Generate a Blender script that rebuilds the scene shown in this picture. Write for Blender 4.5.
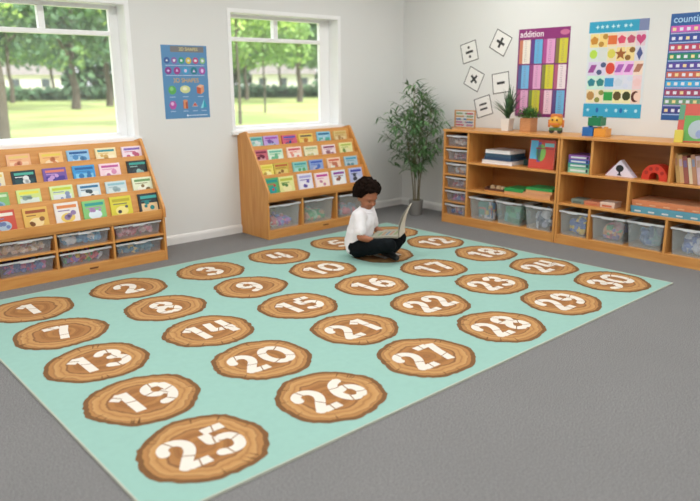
import bpy, bmesh, math, random
from math import sin, cos, pi, radians as R
from mathutils import Vector, Matrix

for o in list(bpy.data.objects): bpy.data.objects.remove(o)
SC = bpy.context.scene
COL = SC.collection

# ------------------------------------------------------------------ camera
cd = bpy.data.cameras.new('camera'); cam = bpy.data.objects.new('camera', cd); COL.objects.link(cam)
YAW, PIT, ROL = R(41.7226), R(14.2423), R(-0.4042)
fw = Vector((sin(YAW)*cos(PIT), cos(YAW)*cos(PIT), -sin(PIT)))
rr = Vector((cos(YAW), -sin(YAW), 0)); uu = rr.cross(fw)
r2 = rr*cos(ROL)+uu*sin(ROL); u2 = -rr*sin(ROL)+uu*cos(ROL)
m = Matrix.Identity(4)
for i in range(3):
    m[i][0] = r2[i]; m[i][1] = u2[i]; m[i][2] = -fw[i]
m[0][3], m[1][3], m[2][3] = -1.0427, -4.0081, 1.2870
cam.matrix_world = m
cd.sensor_width = 36.0; cd.lens = 34.256; cd.clip_end = 500; cd.clip_start = .05
cd.dof.use_dof = True; cd.dof.focus_distance = 4.0; cd.dof.aperture_fstop = 1.6
SC.camera = cam

# ------------------------------------------------------------------ world, sun, exposure
w = bpy.data.worlds.new('world'); SC.world = w; w.use_nodes = True
nt = w.node_tree; nt.nodes.clear()
out = nt.nodes.new('ShaderNodeOutputWorld'); bg = nt.nodes.new('ShaderNodeBackground')
bg.inputs[0].default_value = (.95, .975, 1, 1); bg.inputs[1].default_value = 2.0
nt.links.new(bg.outputs[0], out.inputs[0])
sd = bpy.data.lights.new('sun', 'SUN'); sun = bpy.data.objects.new('sun', sd); COL.objects.link(sun)
sd.energy = 6.0; sd.angle = R(2); sd.color = (1, .96, .86)
sun.rotation_euler = Vector((-.35, .62, -.75)).to_track_quat('-Z', 'Y').to_euler()
vs = SC.view_settings; vs.view_transform = 'Standard'; vs.look = 'None'; vs.gamma = 1; vs.exposure = 0.0
FILL_W = 20.5

# ------------------------------------------------------------------ materials
MATS = {}
def nodemat(name):
    m = bpy.data.materials.new(name); m.use_nodes = True
    return m, m.node_tree, m.node_tree.nodes['Principled BSDF']
def srgb(c):
    if isinstance(c, str):
        c = tuple(int(c[i:i+2], 16)/255 for i in (0, 2, 4))
    return tuple((x/12.92 if x <= .04045 else ((x+.055)/1.055)**2.4) for x in c)+(1,)
def paint(c, rough=.6, var=.05, scale=14, metal=0, name=None):
    """plain procedural colour with a little mottling; c is a hex string"""
    k = (c, rough, var, scale, metal)
    if k in MATS: return MATS[k]
    m, t, b = nodemat(name or 'paint_'+c)
    n = t.nodes.new('ShaderNodeTexNoise'); n.inputs['Scale'].default_value = scale; n.inputs['Detail'].default_value = 3
    tc = t.nodes.new('ShaderNodeTexCoord'); t.links.new(tc.outputs['Object'], n.inputs['Vector'])
    mx = t.nodes.new('ShaderNodeMix'); mx.data_type = 'RGBA'
    a = srgb(c); mx.inputs['A'].default_value = tuple(x*(1-var) for x in a[:3])+(1,)
    mx.inputs['B'].default_value = tuple(min(1, x*(1+var)) for x in a[:3])+(1,)
    t.links.new(n.outputs['Fac'], mx.inputs['Factor']); t.links.new(mx.outputs['Result'], b.inputs['Base Color'])
    b.inputs['Roughness'].default_value = rough; b.inputs['Metallic'].default_value = metal
    MATS[k] = m; return m
def wood(c1, c2, name, sc=(1.2, 14, 14), rough=.38):
    m, t, b = nodemat(name)
    tc = t.nodes.new('ShaderNodeTexCoord'); mp = t.nodes.new('ShaderNodeMapping')
    mp.inputs['Scale'].default_value = sc
    n = t.nodes.new('ShaderNodeTexNoise'); n.inputs['Scale'].default_value = 2.2; n.inputs['Detail'].default_value = 6
    n.inputs['Distortion'].default_value = .8
    t.links.new(tc.outputs['Object'], mp.inputs['Vector']); t.links.new(mp.outputs['Vector'], n.inputs['Vector'])
    cr = t.nodes.new('ShaderNodeValToRGB')
    cr.color_ramp.elements[0].position = .3; cr.color_ramp.elements[0].color = srgb(c1)
    cr.color_ramp.elements[1].position = .7; cr.color_ramp.elements[1].color = srgb(c2)
    t.links.new(n.outputs['Fac'], cr.inputs['Fac']); t.links.new(cr.outputs['Color'], b.inputs['Base Color'])
    b.inputs['Roughness'].default_value = rough
    return m
BEECH = wood('c98744', 'daa05a', 'beech_wood')
BEECHV = wood('c98744', 'daa05a', 'beech_wood_upright', (14, 14, 1.2))
BEECHD = wood('a86a32', 'b87a3e', 'beech_shaded_back')  # darker beech for back boards: shade inside the shelves put into the colour
def carpet():
    m, t, b = nodemat('grey_carpet')
    tc = t.nodes.new('ShaderNodeTexCoord')
    n = t.nodes.new('ShaderNodeTexNoise'); n.inputs['Scale'].default_value = 210; n.inputs['Detail'].default_value = 4
    n2 = t.nodes.new('ShaderNodeTexNoise'); n2.inputs['Scale'].default_value = 2.2; n2.inputs['Detail'].default_value = 2
    t.links.new(tc.outputs['Object'], n.inputs['Vector']); t.links.new(tc.outputs['Object'], n2.inputs['Vector'])
    cr = t.nodes.new('ShaderNodeValToRGB')
    cr.color_ramp.elements[0].position = .35; cr.color_ramp.elements[0].color = srgb('5c5c5e')
    cr.color_ramp.elements[1].position = .68; cr.color_ramp.elements[1].color = srgb('969594')
    mx = t.nodes.new('ShaderNodeMix'); mx.data_type = 'RGBA'; mx.blend_type = 'MULTIPLY'; mx.inputs['Factor'].default_value = .12
    t.links.new(n.outputs['Fac'], cr.inputs['Fac']); t.links.new(cr.outputs['Color'], mx.inputs['A'])
    t.links.new(n2.outputs['Fac'], mx.inputs['B']); t.links.new(mx.outputs['Result'], b.inputs['Base Color'])
    bp = t.nodes.new('ShaderNodeBump'); bp.inputs['Strength'].default_value = .3; bp.inputs['Distance'].default_value = .004
    t.links.new(n.outputs['Fac'], bp.inputs['Height']); t.links.new(bp.outputs['Normal'], b.inputs['Normal'])
    b.inputs['Roughness'].default_value = .95
    return m
def slice_mat():
    """cut face of a log, drawn from the UVs of each round (radius 1 = bark)"""
    m, t, b = nodemat('printed_log_slice')
    L = t.links.new
    uv = t.nodes.new('ShaderNodeUVMap')
    n = t.nodes.new('ShaderNodeTexNoise'); n.inputs['Scale'].default_value = 2.1; n.inputs['Detail'].default_value = 3
    tc = t.nodes.new('ShaderNodeTexCoord'); mp = t.nodes.new('ShaderNodeMapping'); mp.inputs['Scale'].default_value = (5, 5, 5)
    L(tc.outputs['Object'], mp.inputs['Vector']); L(mp.outputs['Vector'], n.inputs['Vector'])
    ln = t.nodes.new('ShaderNodeVectorMath'); ln.operation = 'LENGTH'; L(uv.outputs['UV'], ln.inputs[0])
    ad = t.nodes.new('ShaderNodeMath'); ad.operation = 'MULTIPLY_ADD'; L(n.outputs['Fac'], ad.inputs[0]); ad.inputs[1].default_value = .22; L(ln.outputs['Value'], ad.inputs[2])
    cr = t.nodes.new('ShaderNodeValToRGB'); e = cr.color_ramp.elements
    pts = [(0, '946235'), (.30, '9c6939'), (.42, 'ac7942'), (.50, '8c5b30'), (.60, 'a16f3c'), (.70, 'a57342'), (.735, '74492a'), (.76, 'b88a54'), (.87, 'b3824c'), (.97, 'be925c'), (1.0, 'a87845')]
    e[0].position = 0; e[0].color = srgb(pts[0][1]); e[1].position = 1; e[1].color = srgb(pts[-1][1])
    for p_, c_ in pts[1:-1]:
        q = e.new(p_); q.color = srgb(c_)
    L(ad.outputs[0], cr.inputs['Fac'])
    # growth rings
    sn = t.nodes.new('ShaderNodeMath'); sn.operation = 'MULTIPLY'; L(ad.outputs[0], sn.inputs[0]); sn.inputs[1].default_value = 46
    s2 = t.nodes.new('ShaderNodeMath'); s2.operation = 'SINE'; L(sn.outputs[0], s2.inputs[0])
    s3 = t.nodes.new('ShaderNodeMath'); s3.operation = 'GREATER_THAN'; L(s2.outputs[0], s3.inputs[0]); s3.inputs[1].default_value = .72
    s4 = t.nodes.new('ShaderNodeMath'); s4.operation = 'MULTIPLY'; L(s3.outputs[0], s4.inputs[0]); s4.inputs[1].default_value = .38
    mx = t.nodes.new('ShaderNodeMix'); mx.data_type = 'RGBA'; L(s4.outputs[0], mx.inputs['Factor'])
    L(cr.outputs['Color'], mx.inputs['A']); mx.inputs['B'].default_value = srgb('7c5430')
    L(mx.outputs['Result'], b.inputs['Base Color']); b.inputs['Roughness'].default_value = .9
    return m
def leafy(c1, c2, name, scale=3):
    m, t, b = nodemat(name)
    oi = t.nodes.new('ShaderNodeTexCoord'); n = t.nodes.new('ShaderNodeTexNoise'); n.inputs['Scale'].default_value = scale
    t.links.new(oi.outputs['Object'], n.inputs['Vector'])
    cr = t.nodes.new('ShaderNodeValToRGB')
    cr.color_ramp.elements[0].position = .35; cr.color_ramp.elements[0].color = srgb(c1)
    cr.color_ramp.elements[1].position = .65; cr.color_ramp.elements[1].color = srgb(c2)
    t.links.new(n.outputs['Fac'], cr.inputs['Fac']); t.links.new(cr.outputs['Color'], b.inputs['Base Color'])
    b.inputs['Roughness'].default_value = .6
    return m
def translucent(c, alpha, name, rough=.25):
    m, t, b = nodemat(name)
    t.nodes.remove(b)
    L = t.links.new; o = t.nodes['Material Output']
    tr = t.nodes.new('ShaderNodeBsdfTransparent'); tr.inputs[0].default_value = (.99, .99, 1, 1)
    df = t.nodes.new('ShaderNodeBsdfPrincipled'); df.inputs['Base Color'].default_value = srgb(c); df.inputs['Roughness'].default_value = rough
    n = t.nodes.new('ShaderNodeTexNoise'); n.inputs['Scale'].default_value = 6
    mr = t.nodes.new('ShaderNodeMapRange'); mr.inputs['To Min'].default_value = alpha-.04; mr.inputs['To Max'].default_value = alpha+.04
    L(n.outputs['Fac'], mr.inputs['Value'])
    mx = t.nodes.new('ShaderNodeMixShader'); L(mr.outputs[0], mx.inputs[0]); L(tr.outputs[0], mx.inputs[1]); L(df.outputs[0], mx.inputs[2])
    L(mx.outputs[0], o.inputs['Surface'])
    return m
WALL = paint('e0e1df', .85, .012, 3, name='wall_paint')
CEIL = paint('eeeeec', .9, .01, 3, name='ceiling_paint')
TRIM = paint('f4f5f5', .45, .01, 5, name='white_gloss_trim')
CARPET = carpet()
RUG = paint('90b8ae', .95, .05, 30, name='mint_rug_pile')
SLICE = slice_mat()
BARK = paint('75502c', .95, .25, 40, name='printed_bark')
DIGIT = paint('dfd8ce', .95, .05, 30, name='printed_white')
TRAYM = translucent('dfe2e8', .13, 'frosted_plastic')
TRAYR = translucent('e6e8ea', .60, 'frosted_plastic_rim')
TRAYC = translucent('dfeae8', .17, 'clear_deep_tray_plastic')
GLASS = translucent('ffffff', .05, 'window_glass', .05)

# ------------------------------------------------------------------ mesh builder
class MB:
    def __init__(s): s.v = []; s.f = []; s.m = []; s.mats = []; s.uv = {}
    def mi(s, m):
        if m not in s.mats: s.mats.append(m)
        return s.mats.index(m)
    def add(s, vs, fs, m, M=None):
        k = len(s.v); i = s.mi(m)
        s.v += [tuple(M @ Vector(v)) if M else tuple(v) for v in vs]
        for f in fs: s.f.append([a+k for a in f]); s.m.append(i)
        return k
    def box(s, a, b, m, M=None):
        x0, y0, z0 = a; x1, y1, z1 = b
        vs = [(x0,y0,z0),(x1,y0,z0),(x1,y1,z0),(x0,y1,z0),(x0,y0,z1),(x1,y0,z1),(x1,y1,z1),(x0,y1,z1)]
        s.add(vs, [(0,3,2,1),(4,5,6,7),(0,1,5,4),(1,2,6,5),(2,3,7,6),(3,0,4,7)], m, M); return s
    def prism(s, pts, h0, h1, m, axis='z', M=None):
        """polygon pts extruded; axis z: (x,y) ; x: (y,z) ; y: (x,z)"""
        def P(p, h): return {'z': (p[0], p[1], h), 'x': (h, p[0], p[1]), 'y': (p[0], h, p[1])}[axis]
        n = len(pts)
        vs = [P(p, h0) for p in pts]+[P(p, h1) for p in pts]
        fs = [list(range(n)), [n+i for i in reversed(range(n))]]+[(i, n+i, n+(i+1) % n, (i+1) % n) for i in range(n)]
        s.add(vs, fs, m, M); return s
    def lathe(s, prof, m, n=24, M=None, cap=True):
        vs = []; fs = []
        for r_, z in prof: vs += [(r_*cos(2*pi*i/n), r_*sin(2*pi*i/n), z) for i in range(n)]
        for j in range(len(prof)-1):
            for i in range(n): fs.append((j*n+i, j*n+(i+1) % n, (j+1)*n+(i+1) % n, (j+1)*n+i))
        if cap:
            fs.append(list(reversed(range(n)))); fs.append([(len(prof)-1)*n+i for i in range(n)])
        s.add(vs, fs, m, M); return s
    def tube(s, pts, rad, m, n=8, M=None):
        pts = [Vector(p) for p in pts]
        if not isinstance(rad, (list, tuple)): rad = [rad]*len(pts)
        vs = []; fs = []
        up = Vector((0, 0, 1))
        for i, p in enumerate(pts):
            d = (pts[min(i+1, len(pts)-1)]-pts[max(i-1, 0)]).normalized()
            a = d.cross(up if abs(d.z) < .95 else Vector((1, 0, 0))).normalized(); b = a.cross(d)
            vs += [p+(a*cos(2*pi*k/n)+b*sin(2*pi*k/n))*rad[i] for k in range(n)]
        for j in range(len(pts)-1):
            for k in range(n): fs.append((j*n+k, (j+1)*n+k, (j+1)*n+(k+1) % n, j*n+(k+1) % n))
        fs.append(list(range(n))); fs.append([(len(pts)-1)*n+k for k in reversed(range(n))])
        s.add(vs, fs, m, M); return s
    def ball(s, c, r_, m, n=12, M=None, sc=(1, 1, 1)):
        vs = [(c[0], c[1], c[2]-r_*sc[2])]; fs = []; h = n//2
        for j in range(1, h):
            a = -pi/2+pi*j/h
            vs += [(c[0]+r_*sc[0]*cos(a)*cos(2*pi*i/n), c[1]+r_*sc[1]*cos(a)*sin(2*pi*i/n), c[2]+r_*sc[2]*sin(a)) for i in range(n)]
        vs.append((c[0], c[1], c[2]+r_*sc[2])); T = len(vs)-1
        for i in range(n):
            fs.append((0, 1+(i+1) % n, 1+i)); fs.append((T, T-n+i, T-n+(i+1) % n))
        for j in range(h-2):
            for i in range(n): fs.append((1+j*n+i, 1+j*n+(i+1) % n, 1+(j+1)*n+(i+1) % n, 1+(j+1)*n+i))
        s.add(vs, fs, m, M); return s
    def text(s, txt, size, m, M, align='CENTER'):
        cu = bpy.data.curves.new('t', 'FONT'); cu.body = txt; cu.size = size; cu.align_x = align; cu.align_y = 'CENTER'; cu.offset = size*.012
        o = bpy.data.objects.new('t', cu); COL.objects.link(o)
        me = bpy.data.meshes.new_from_object(o)
        s.add([v.co[:] for v in me.vertices], [list(p.vertices) for p in me.polygons], m, M)
        bpy.data.objects.remove(o); bpy.data.meshes.remove(me); bpy.data.curves.remove(cu)
        return s
    def build(s, name, parent=None, bevel=0, smooth=False, loc=None):
        me = bpy.data.meshes.new(name); me.from_pydata([tuple(v) for v in s.v], [], s.f)
        for m in s.mats: me.materials.append(m)
        me.polygons.foreach_set('material_index', s.m)
        if smooth: me.polygons.foreach_set('use_smooth', [True]*len(s.f))
        me.update()
        o = bpy.data.objects.new(name, me); COL.objects.link(o)
        if parent: o.parent = parent
        if loc: o.location = loc
        if bevel:
            b = o.modifiers.new('bevel', 'BEVEL'); b.width = bevel; b.segments = 2; b.limit_method = 'ANGLE'
        if smooth:
            e = o.modifiers.new('es', 'EDGE_SPLIT'); e.split_angle = R(45)
        return o
def empty(name, loc=(0, 0, 0), rz=0):
    o = bpy.data.objects.new(name, None); COL.objects.link(o); o.location = loc; o.rotation_euler = (0, 0, rz); o.empty_display_size = .1
    return o
def tag(o, label=None, cat=None, group=None, kind=None):
    if label: o['label'] = label
    if cat: o['category'] = cat
    if group: o['group'] = group
    if kind: o['kind'] = kind
    return o
def struct(o): o['kind'] = 'structure'; return o
def dup(o, parent=None):
    c = o.copy(); COL.objects.link(c); c.parent = parent
    for ch in o.children: dup(ch, c)
    return c
RZ = -pi/2                      # furniture on the right wall: width runs to -y, depth to +x
X0, X1, Y0, Y1, H = -2.9, 4.11, -6.6, .925, 2.6
TH = .20

# ------------------------------------------------------------------ room shell
struct(MB().box((X0-TH, Y0-TH, -.12), (X1+TH, Y1+TH, 0), CARPET).build('floor'))
struct(MB().box((X0-TH, Y0-TH, H), (X1+TH, Y1+TH, H+.12), CEIL).build('ceiling'))
OPEN = [(.04, 1.165), (2.06, 3.222)]; OZ0, OZ1 = .885, 1.845
def wall_with_openings():
    b = MB(); xs = [X0-TH, OPEN[0][0], OPEN[0][1], OPEN[1][0], OPEN[1][1], X1+TH]
    for i in range(5):
        if i % 2 == 0: b.box((xs[i], Y1, 0), (xs[i+1], Y1+TH, H), WALL)
        else:
            b.box((xs[i], Y1, 0), (xs[i+1], Y1+TH, OZ0), WALL); b.box((xs[i], Y1, OZ1), (xs[i+1], Y1+TH, H), WALL)
    return struct(b.build('wall_left'))
wall_with_openings()
struct(MB().box((X1, Y0-TH, 0), (X1+TH, Y1, H), WALL).build('wall_right'))
struct(MB().box((X0-TH, Y0-TH, 0), (X0, Y1, H), WALL).build('wall_back'))
struct(MB().box((X0, Y0-TH, 0), (X1, Y0, H), WALL).build('wall_front'))
BASEM = paint('e4e4e2', .5, .01, 5, name='painted_baseboard')
prof = [(0, 0), (.016, 0), (.016, .05), (.012, .065), (.006, .072), (0, .075)]
struct(MB().prism([(Y1-a, z) for a, z in prof], X0, X1, BASEM, 'x').build('baseboard_left'))
struct(MB().prism([(X1-a, z) for a, z in prof], Y0, Y1-.016, BASEM, 'y').build('baseboard_right'))

for n, (a, b_) in enumerate(OPEN):
    root = struct(empty('window_%d' % (n+1), ((a+b_)/2, Y1, OZ0)))
    hw = (b_-a)/2; hh = OZ1-OZ0; fy0, fy1 = .13, .185; mo, st = ((.015, .018), (-.03, .066))[n]
    fr = MB()
    fr.box((-hw, fy0, 0), (-hw+.055, fy1, hh), TRIM).box((hw-.055, fy0, 0), (hw, fy1, hh), TRIM)
    fr.box((-hw+.055, fy0, hh-.03), (hw-.055, fy1, hh), TRIM).box((-hw+.055, fy0, 0), (hw-.055, fy1, .03), TRIM)
    fr.build('window_frame', root, .004)
    MB().box((-hw+.055, fy0-.006, .742), (hw-.055, fy1, .775), TRIM).build('transom_bar', root, .004)
    MB().box((mo-.022, fy0+.004, .775), (mo+.022, fy1, hh-.03), TRIM).build('glazing_bar', root, .004)
    # right-hand opening casement stile seen proud of the frame
    MB().box((hw-.055-st, fy0-.008, .03), (hw-.055, fy0+.03, hh-.03), TRIM).build('sash_stile', root, .004)
    MB().box((-hw-.045, -.03, -.032), (hw+.045, .0, 0), TRIM).box((-hw, 0, 0), (hw, fy0, .006), TRIM).build('window_sill', root, .005)
    MB().box((-hw+.05, .155, .02), (hw-.05, .161, hh-.02), GLASS).build('glass_pane', root)
    li = MB(); li.box((hw-.004, 0, .006), (hw, fy0, hh-.004), TRIM).box((-hw, 0, .006), (-hw+.004, fy0, hh-.004), TRIM).box((-hw, 0, hh-.004), (hw, fy0, hh), TRIM); li.build('lit_reveal_lining', root)  # white lining added: outdoor light on the reveals put into its colour
    # slim architrave around the opening
    ar = MB(); 
    ar.box((-hw-.03, -.006, 0), (-hw, .0, hh+.03), TRIM).box((hw, -.006, 0), (hw+.03, .0, hh+.03), TRIM).box((-hw, -.006, hh), (hw, 0, hh+.03), TRIM)
    ar.build('architrave', root)

# ceiling fill panels, added out of view to light the room
FILLM = bpy.data.materials.new('fill_panel_diffuser'); FILLM.use_nodes = True
pb = FILLM.node_tree.nodes['Principled BSDF']; pb.inputs['Emission Color'].default_value = (1, .985, .965, 1); pb.inputs['Emission Strength'].default_value = 2.0
k = 0
names = {}
for ix, x in enumerate((-1.7, .6, 2.9)):
    for iy, y in enumerate((-5.3, -2.8, -.6)):
        root = empty('added_fill_panel', (x, y, H-.035))
        tag(root, 'unseen ceiling panel added to light the room, %s, %s' % (['left side', 'middle', 'right side'][ix], ['far end behind the viewer', 'mid room', 'nearest the window wall'][iy]), 'ceiling light', 'added ceiling fill panels')
        f = MB(); f.box((-.6, -.3, 0), (.6, -.28, .035), TRIM).box((-.6, .28, 0), (.6, .3, .035), TRIM).box((-.6, -.28, 0), (-.58, .28, .035), TRIM).box((.58, -.28, 0), (.6, .28, .035), TRIM)
        f.build('frame', root)
        MB().box((-.58, -.28, .012), (.58, .28, .02), FILLM).build('diffuser', root)
        ld = bpy.data.lights.new('fill_light', 'AREA'); ld.shape = 'RECTANGLE'; ld.size = 1.16; ld.size_y = .56
        ld.energy = FILL_W; ld.color = (1, .985, .965)
        lo = bpy.data.objects.new('fill_light', ld); COL.objects.link(lo); lo.location = (x, y, H-.04)

# ------------------------------------------------------------------ outdoors
GRASS = leafy('8ea45c', 'bcc67e', 'park_grass', .18)
GZ = -.15
struct(MB().box((-60, Y1+TH+.02, GZ-.2), (160, 190, GZ), GRASS).build('ground_lawn'))
LEAFA = leafy('6c9850', '98b868', 'leaf_mid_green', .6)
LEAFB = leafy('486c50', '6c9266', 'leaf_dark_green', .6)
LEAFC = leafy('8fb255', 'b3cc74', 'leaf_lime', .6)
TRUNK = paint('5c564c', .9, .2, 3, name='bark_brown')
def tree(yaw, dist, h, rad, base, mat, label, cat='tree', n=1500, ls=.35, seed=0, tr=.16, name='leafy_tree', flat=.75):
    rnd = random.Random(seed)
    x = -1.04+dist*sin(R(yaw)); y = -4.0+dist*cos(R(yaw))
    root = empty(name, (x, y, GZ)); tag(root, label, cat, 'trees in the park outside')
    t = MB(); pts = [(0, 0, 0), (tr*.4, 0, base*.5), (0, tr*.4, base), (tr, 0, (h+base)/2), (0, 0, h*.9)]
    t.tube(pts, [tr, tr*.8, tr*.7, tr*.4, tr*.12], TRUNK, 9)
    for i in range(5):
        a = rnd.uniform(0, 6.28); z = base+(h-base)*rnd.uniform(.05, .4)
        t.tube([(0, 0, z), (rad*.35*cos(a), rad*.35*sin(a), z+(h-base)*.15), (rad*.7*cos(a), rad*.7*sin(a), z+(h-base)*.22)], [tr*.45, tr*.3, tr*.1], TRUNK, 6)
    t.build('trunk', root, smooth=True)
    f = MB(); vs = []; fs = []
    cl = []
    for i in range(34):
        a = rnd.uniform(0, 6.28); r_ = rad*math.sqrt(rnd.random())*.8; z = rnd.uniform(0, 1)
        rr_ = r_*(1-.5*abs(z-.4))
        cl.append((rr_*cos(a), rr_*sin(a), base+rad*.25+z*(h-base-rad*.35), rad*rnd.uniform(.22, .42)))
    for i in range(n):
        c = rnd.choice(cl); d = Vector((rnd.gauss(0, 1), rnd.gauss(0, 1), rnd.gauss(0, 1))).normalized()*c[3]*rnd.uniform(.6, 1.05)
        p = Vector((c[0], c[1], c[2]))+Vector((d.x, d.y, d.z*flat))
        nrm = (d.normalized()+Vector((rnd.gauss(0, .5), rnd.gauss(0, .5), rnd.gauss(0, .5)))).normalized()
        a = nrm.orthogonal().normalized(); b = nrm.cross(a); th = rnd.uniform(0, 6.28)
        u_ = (a*cos(th)+b*sin(th))*ls*rnd.uniform(.6, 1.2); v_ = nrm.cross(u_).normalized()*ls*.5
        k = len(vs); vs += [p-u_*.5, p+v_*.5, p+u_*.5+nrm*ls*.1, p-v_*.5]; fs.append((k, k+1, k+2, k+3))
    f.add(vs, fs, mat); f.build('foliage', root)
    return root
OUT = [  # yaw, dist, height, radius, crown base, material, label, n, leaf
 (19.9, 42, 11, 4.2, 2.6, LEAFB, 'dark green tree with stout trunk on the lawn, seen through the left window', 2200, .5, .34),
 (22.4, 46, 11, 3.2, 2.9, LEAFB, 'dark tree close to the right jamb of the left window', 1800, .5, .3),
 (15.5, 58, 12, 5.2, 3.0, LEAFB, 'broad dark tree at the far left of the left window', 2200, .6, .25),
 (34.7, 33, 6.5, 2.9, 1.9, LEAFA, 'small slender pale green tree standing on the lawn, seen through the right window', 2200, .3, .07),
 (37.6, 50, 12, 4.4, 2.8, LEAFB, 'large dark green tree right of centre in the right window', 2400, .5, .3),
 (33.2, 58, 11, 4.6, 2.6, LEAFA, 'mid green tree behind the slender one, left part of the right window', 2400, .5, .25),
 (40.3, 62, 12, 4.5, 2.8, LEAFB, 'dark tree at the right edge of the right window', 2000, .55, .25),
 (25.5, 60, 12, 5, 2.5, LEAFB, 'dark tree behind the wall between the two windows', 1200, .7, .25),
 (12.0, 70, 13, 6, 2.5, LEAFA, 'green tree past the left end of the left window', 1200, .7, .25),
 (18.4, 78, 14, 6.5, 3.2, LEAFA, 'tall pale green tree at the back of the park, left window', 2400, .8, .25),
 (29.5, 74, 13, 6, 3, LEAFA, 'green tree at the back of the park, left of the right window', 1500, .8, .25),
 (36.0, 82, 15, 7, 3.2, LEAFA, 'tall green tree at the back of the park, right window', 2600, .8, .25),
 (41.5, 80, 14, 6, 3.2, LEAFA, 'green tree at the back past the right window edge', 1500, .8, .25),
]
for i, (yw, ds, h_, rd, bs, mt, lb, n_, ls, tr_) in enumerate(OUT):
    tree(yw, ds, h_, rd, bs-.7 if tr_ > .1 else bs, mt, lb, n=int(n_*1.35), ls=ls*1.1, seed=i+3, tr=tr_*.8)
tree(14.5, 20, 7.6, 3.3, 2.9, LEAFC, 'near lime green tree overhanging the top of the left window', n=2600, ls=.28, seed=41, tr=.2)
tree(25.2, 24, 7.8, 4.2, 3.15, LEAFC, 'lime green tree, its lit branches in the top right light of the left window', n=2400, ls=.28, seed=44, tr=.06)
tree(32.6, 24, 7.6, 2.6, 2.7, LEAFC, 'lime green tree showing in the top left light of the right window', n=2000, ls=.28, seed=46, tr=.06)
HW = paint('f1efe9', .8, .02, 1, name='pale_render'); ROOF = paint('8b8782', .9, .08, 1, name='grey_roof'); DARKW = paint('59616a', .2, .05, 1, name='dark_window')
def house(yaw, dist, wd, label):
    x = -1.04+dist*sin(R(yaw)); y = -4+dist*cos(R(yaw))
    root = empty('house', (x, y, GZ), R(-yaw)); tag(root, label, 'house')
    MB().box((-wd/2, 0, 0), (wd/2, 7, 2.5), HW).build('wall', root)
    MB().prism([(-.4, 2.5), (7.4, 2.5), (3.5, 4.2)], -wd/2-.3, wd/2+.3, ROOF, 'x').build('roof', root)
    nw = int(wd//2.6)
    for i in range(nw):
        cx = -wd/2+wd*(i+.5)/nw
        MB().box((cx-.5, -.05, .95), (cx+.5, .0, 2.0), DARKW).build('window', root)
for nm, (ya, yb) in {'left': (8, 26), 'right': (27, 45)}.items():
    rnd = random.Random(9); vs = []; fs = []
    for i in range(5200):
        yw = R(rnd.uniform(ya, yb)); r_ = 118+rnd.gauss(0, 2.5); z = GZ+16*rnd.random()**.9
        p = Vector((-1.04+r_*sin(yw), -4+r_*cos(yw), z)); u_ = Vector((rnd.gauss(0, 1), rnd.gauss(0, 1), rnd.gauss(0, 1))).normalized()*.9
        v_ = u_.orthogonal().normalized()*.7; k = len(vs); vs += [p-u_, p+v_, p+u_, p-v_]; fs.append((k, k+1, k+2, k+3))
    o = MB(); o.add(vs, fs, LEAFB); o = o.build('woodland_edge'); tag(o, 'dense distant woodland closing off the park behind the houses, %s window' % nm, 'woodland', None, 'stuff')
house(16.9, 96, 7, 'pale low house between tree trunks, far off in the left window')
house(36.3, 100, 9, 'pale low house beyond the trees, far off in the right window')
house(41.6, 97, 5, 'pale low house at the right edge of the right window')
for nm, (ya, yb, dd) in {'left': (10, 24.5, 66), 'right': (28, 43, 66)}.items():
    b = MB(); rnd = random.Random(5)
    vs = []; fs = []
    for i in range(3200):
        yw = R(rnd.uniform(ya, yb)); r_ = dd+rnd.gauss(0, .35); z = GZ+abs(rnd.gauss(.35, .28))
        p = Vector((-1.04+r_*sin(yw), -4+r_*cos(yw), z)); u_ = Vector((rnd.gauss(0, 1), rnd.gauss(0, 1), rnd.gauss(0, 1))).normalized()*.35
        v_ = u_.orthogonal().normalized()*.25; k = len(vs); vs += [p-u_, p+v_, p+u_, p-v_]; fs.append((k, k+1, k+2, k+3))
    b.add(vs, fs, LEAFB); o = b.build('low_hedge')
    tag(o, 'low dark hedge along the far edge of the lawn, seen through the %s window' % nm, 'hedge', 'park hedges')

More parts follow.
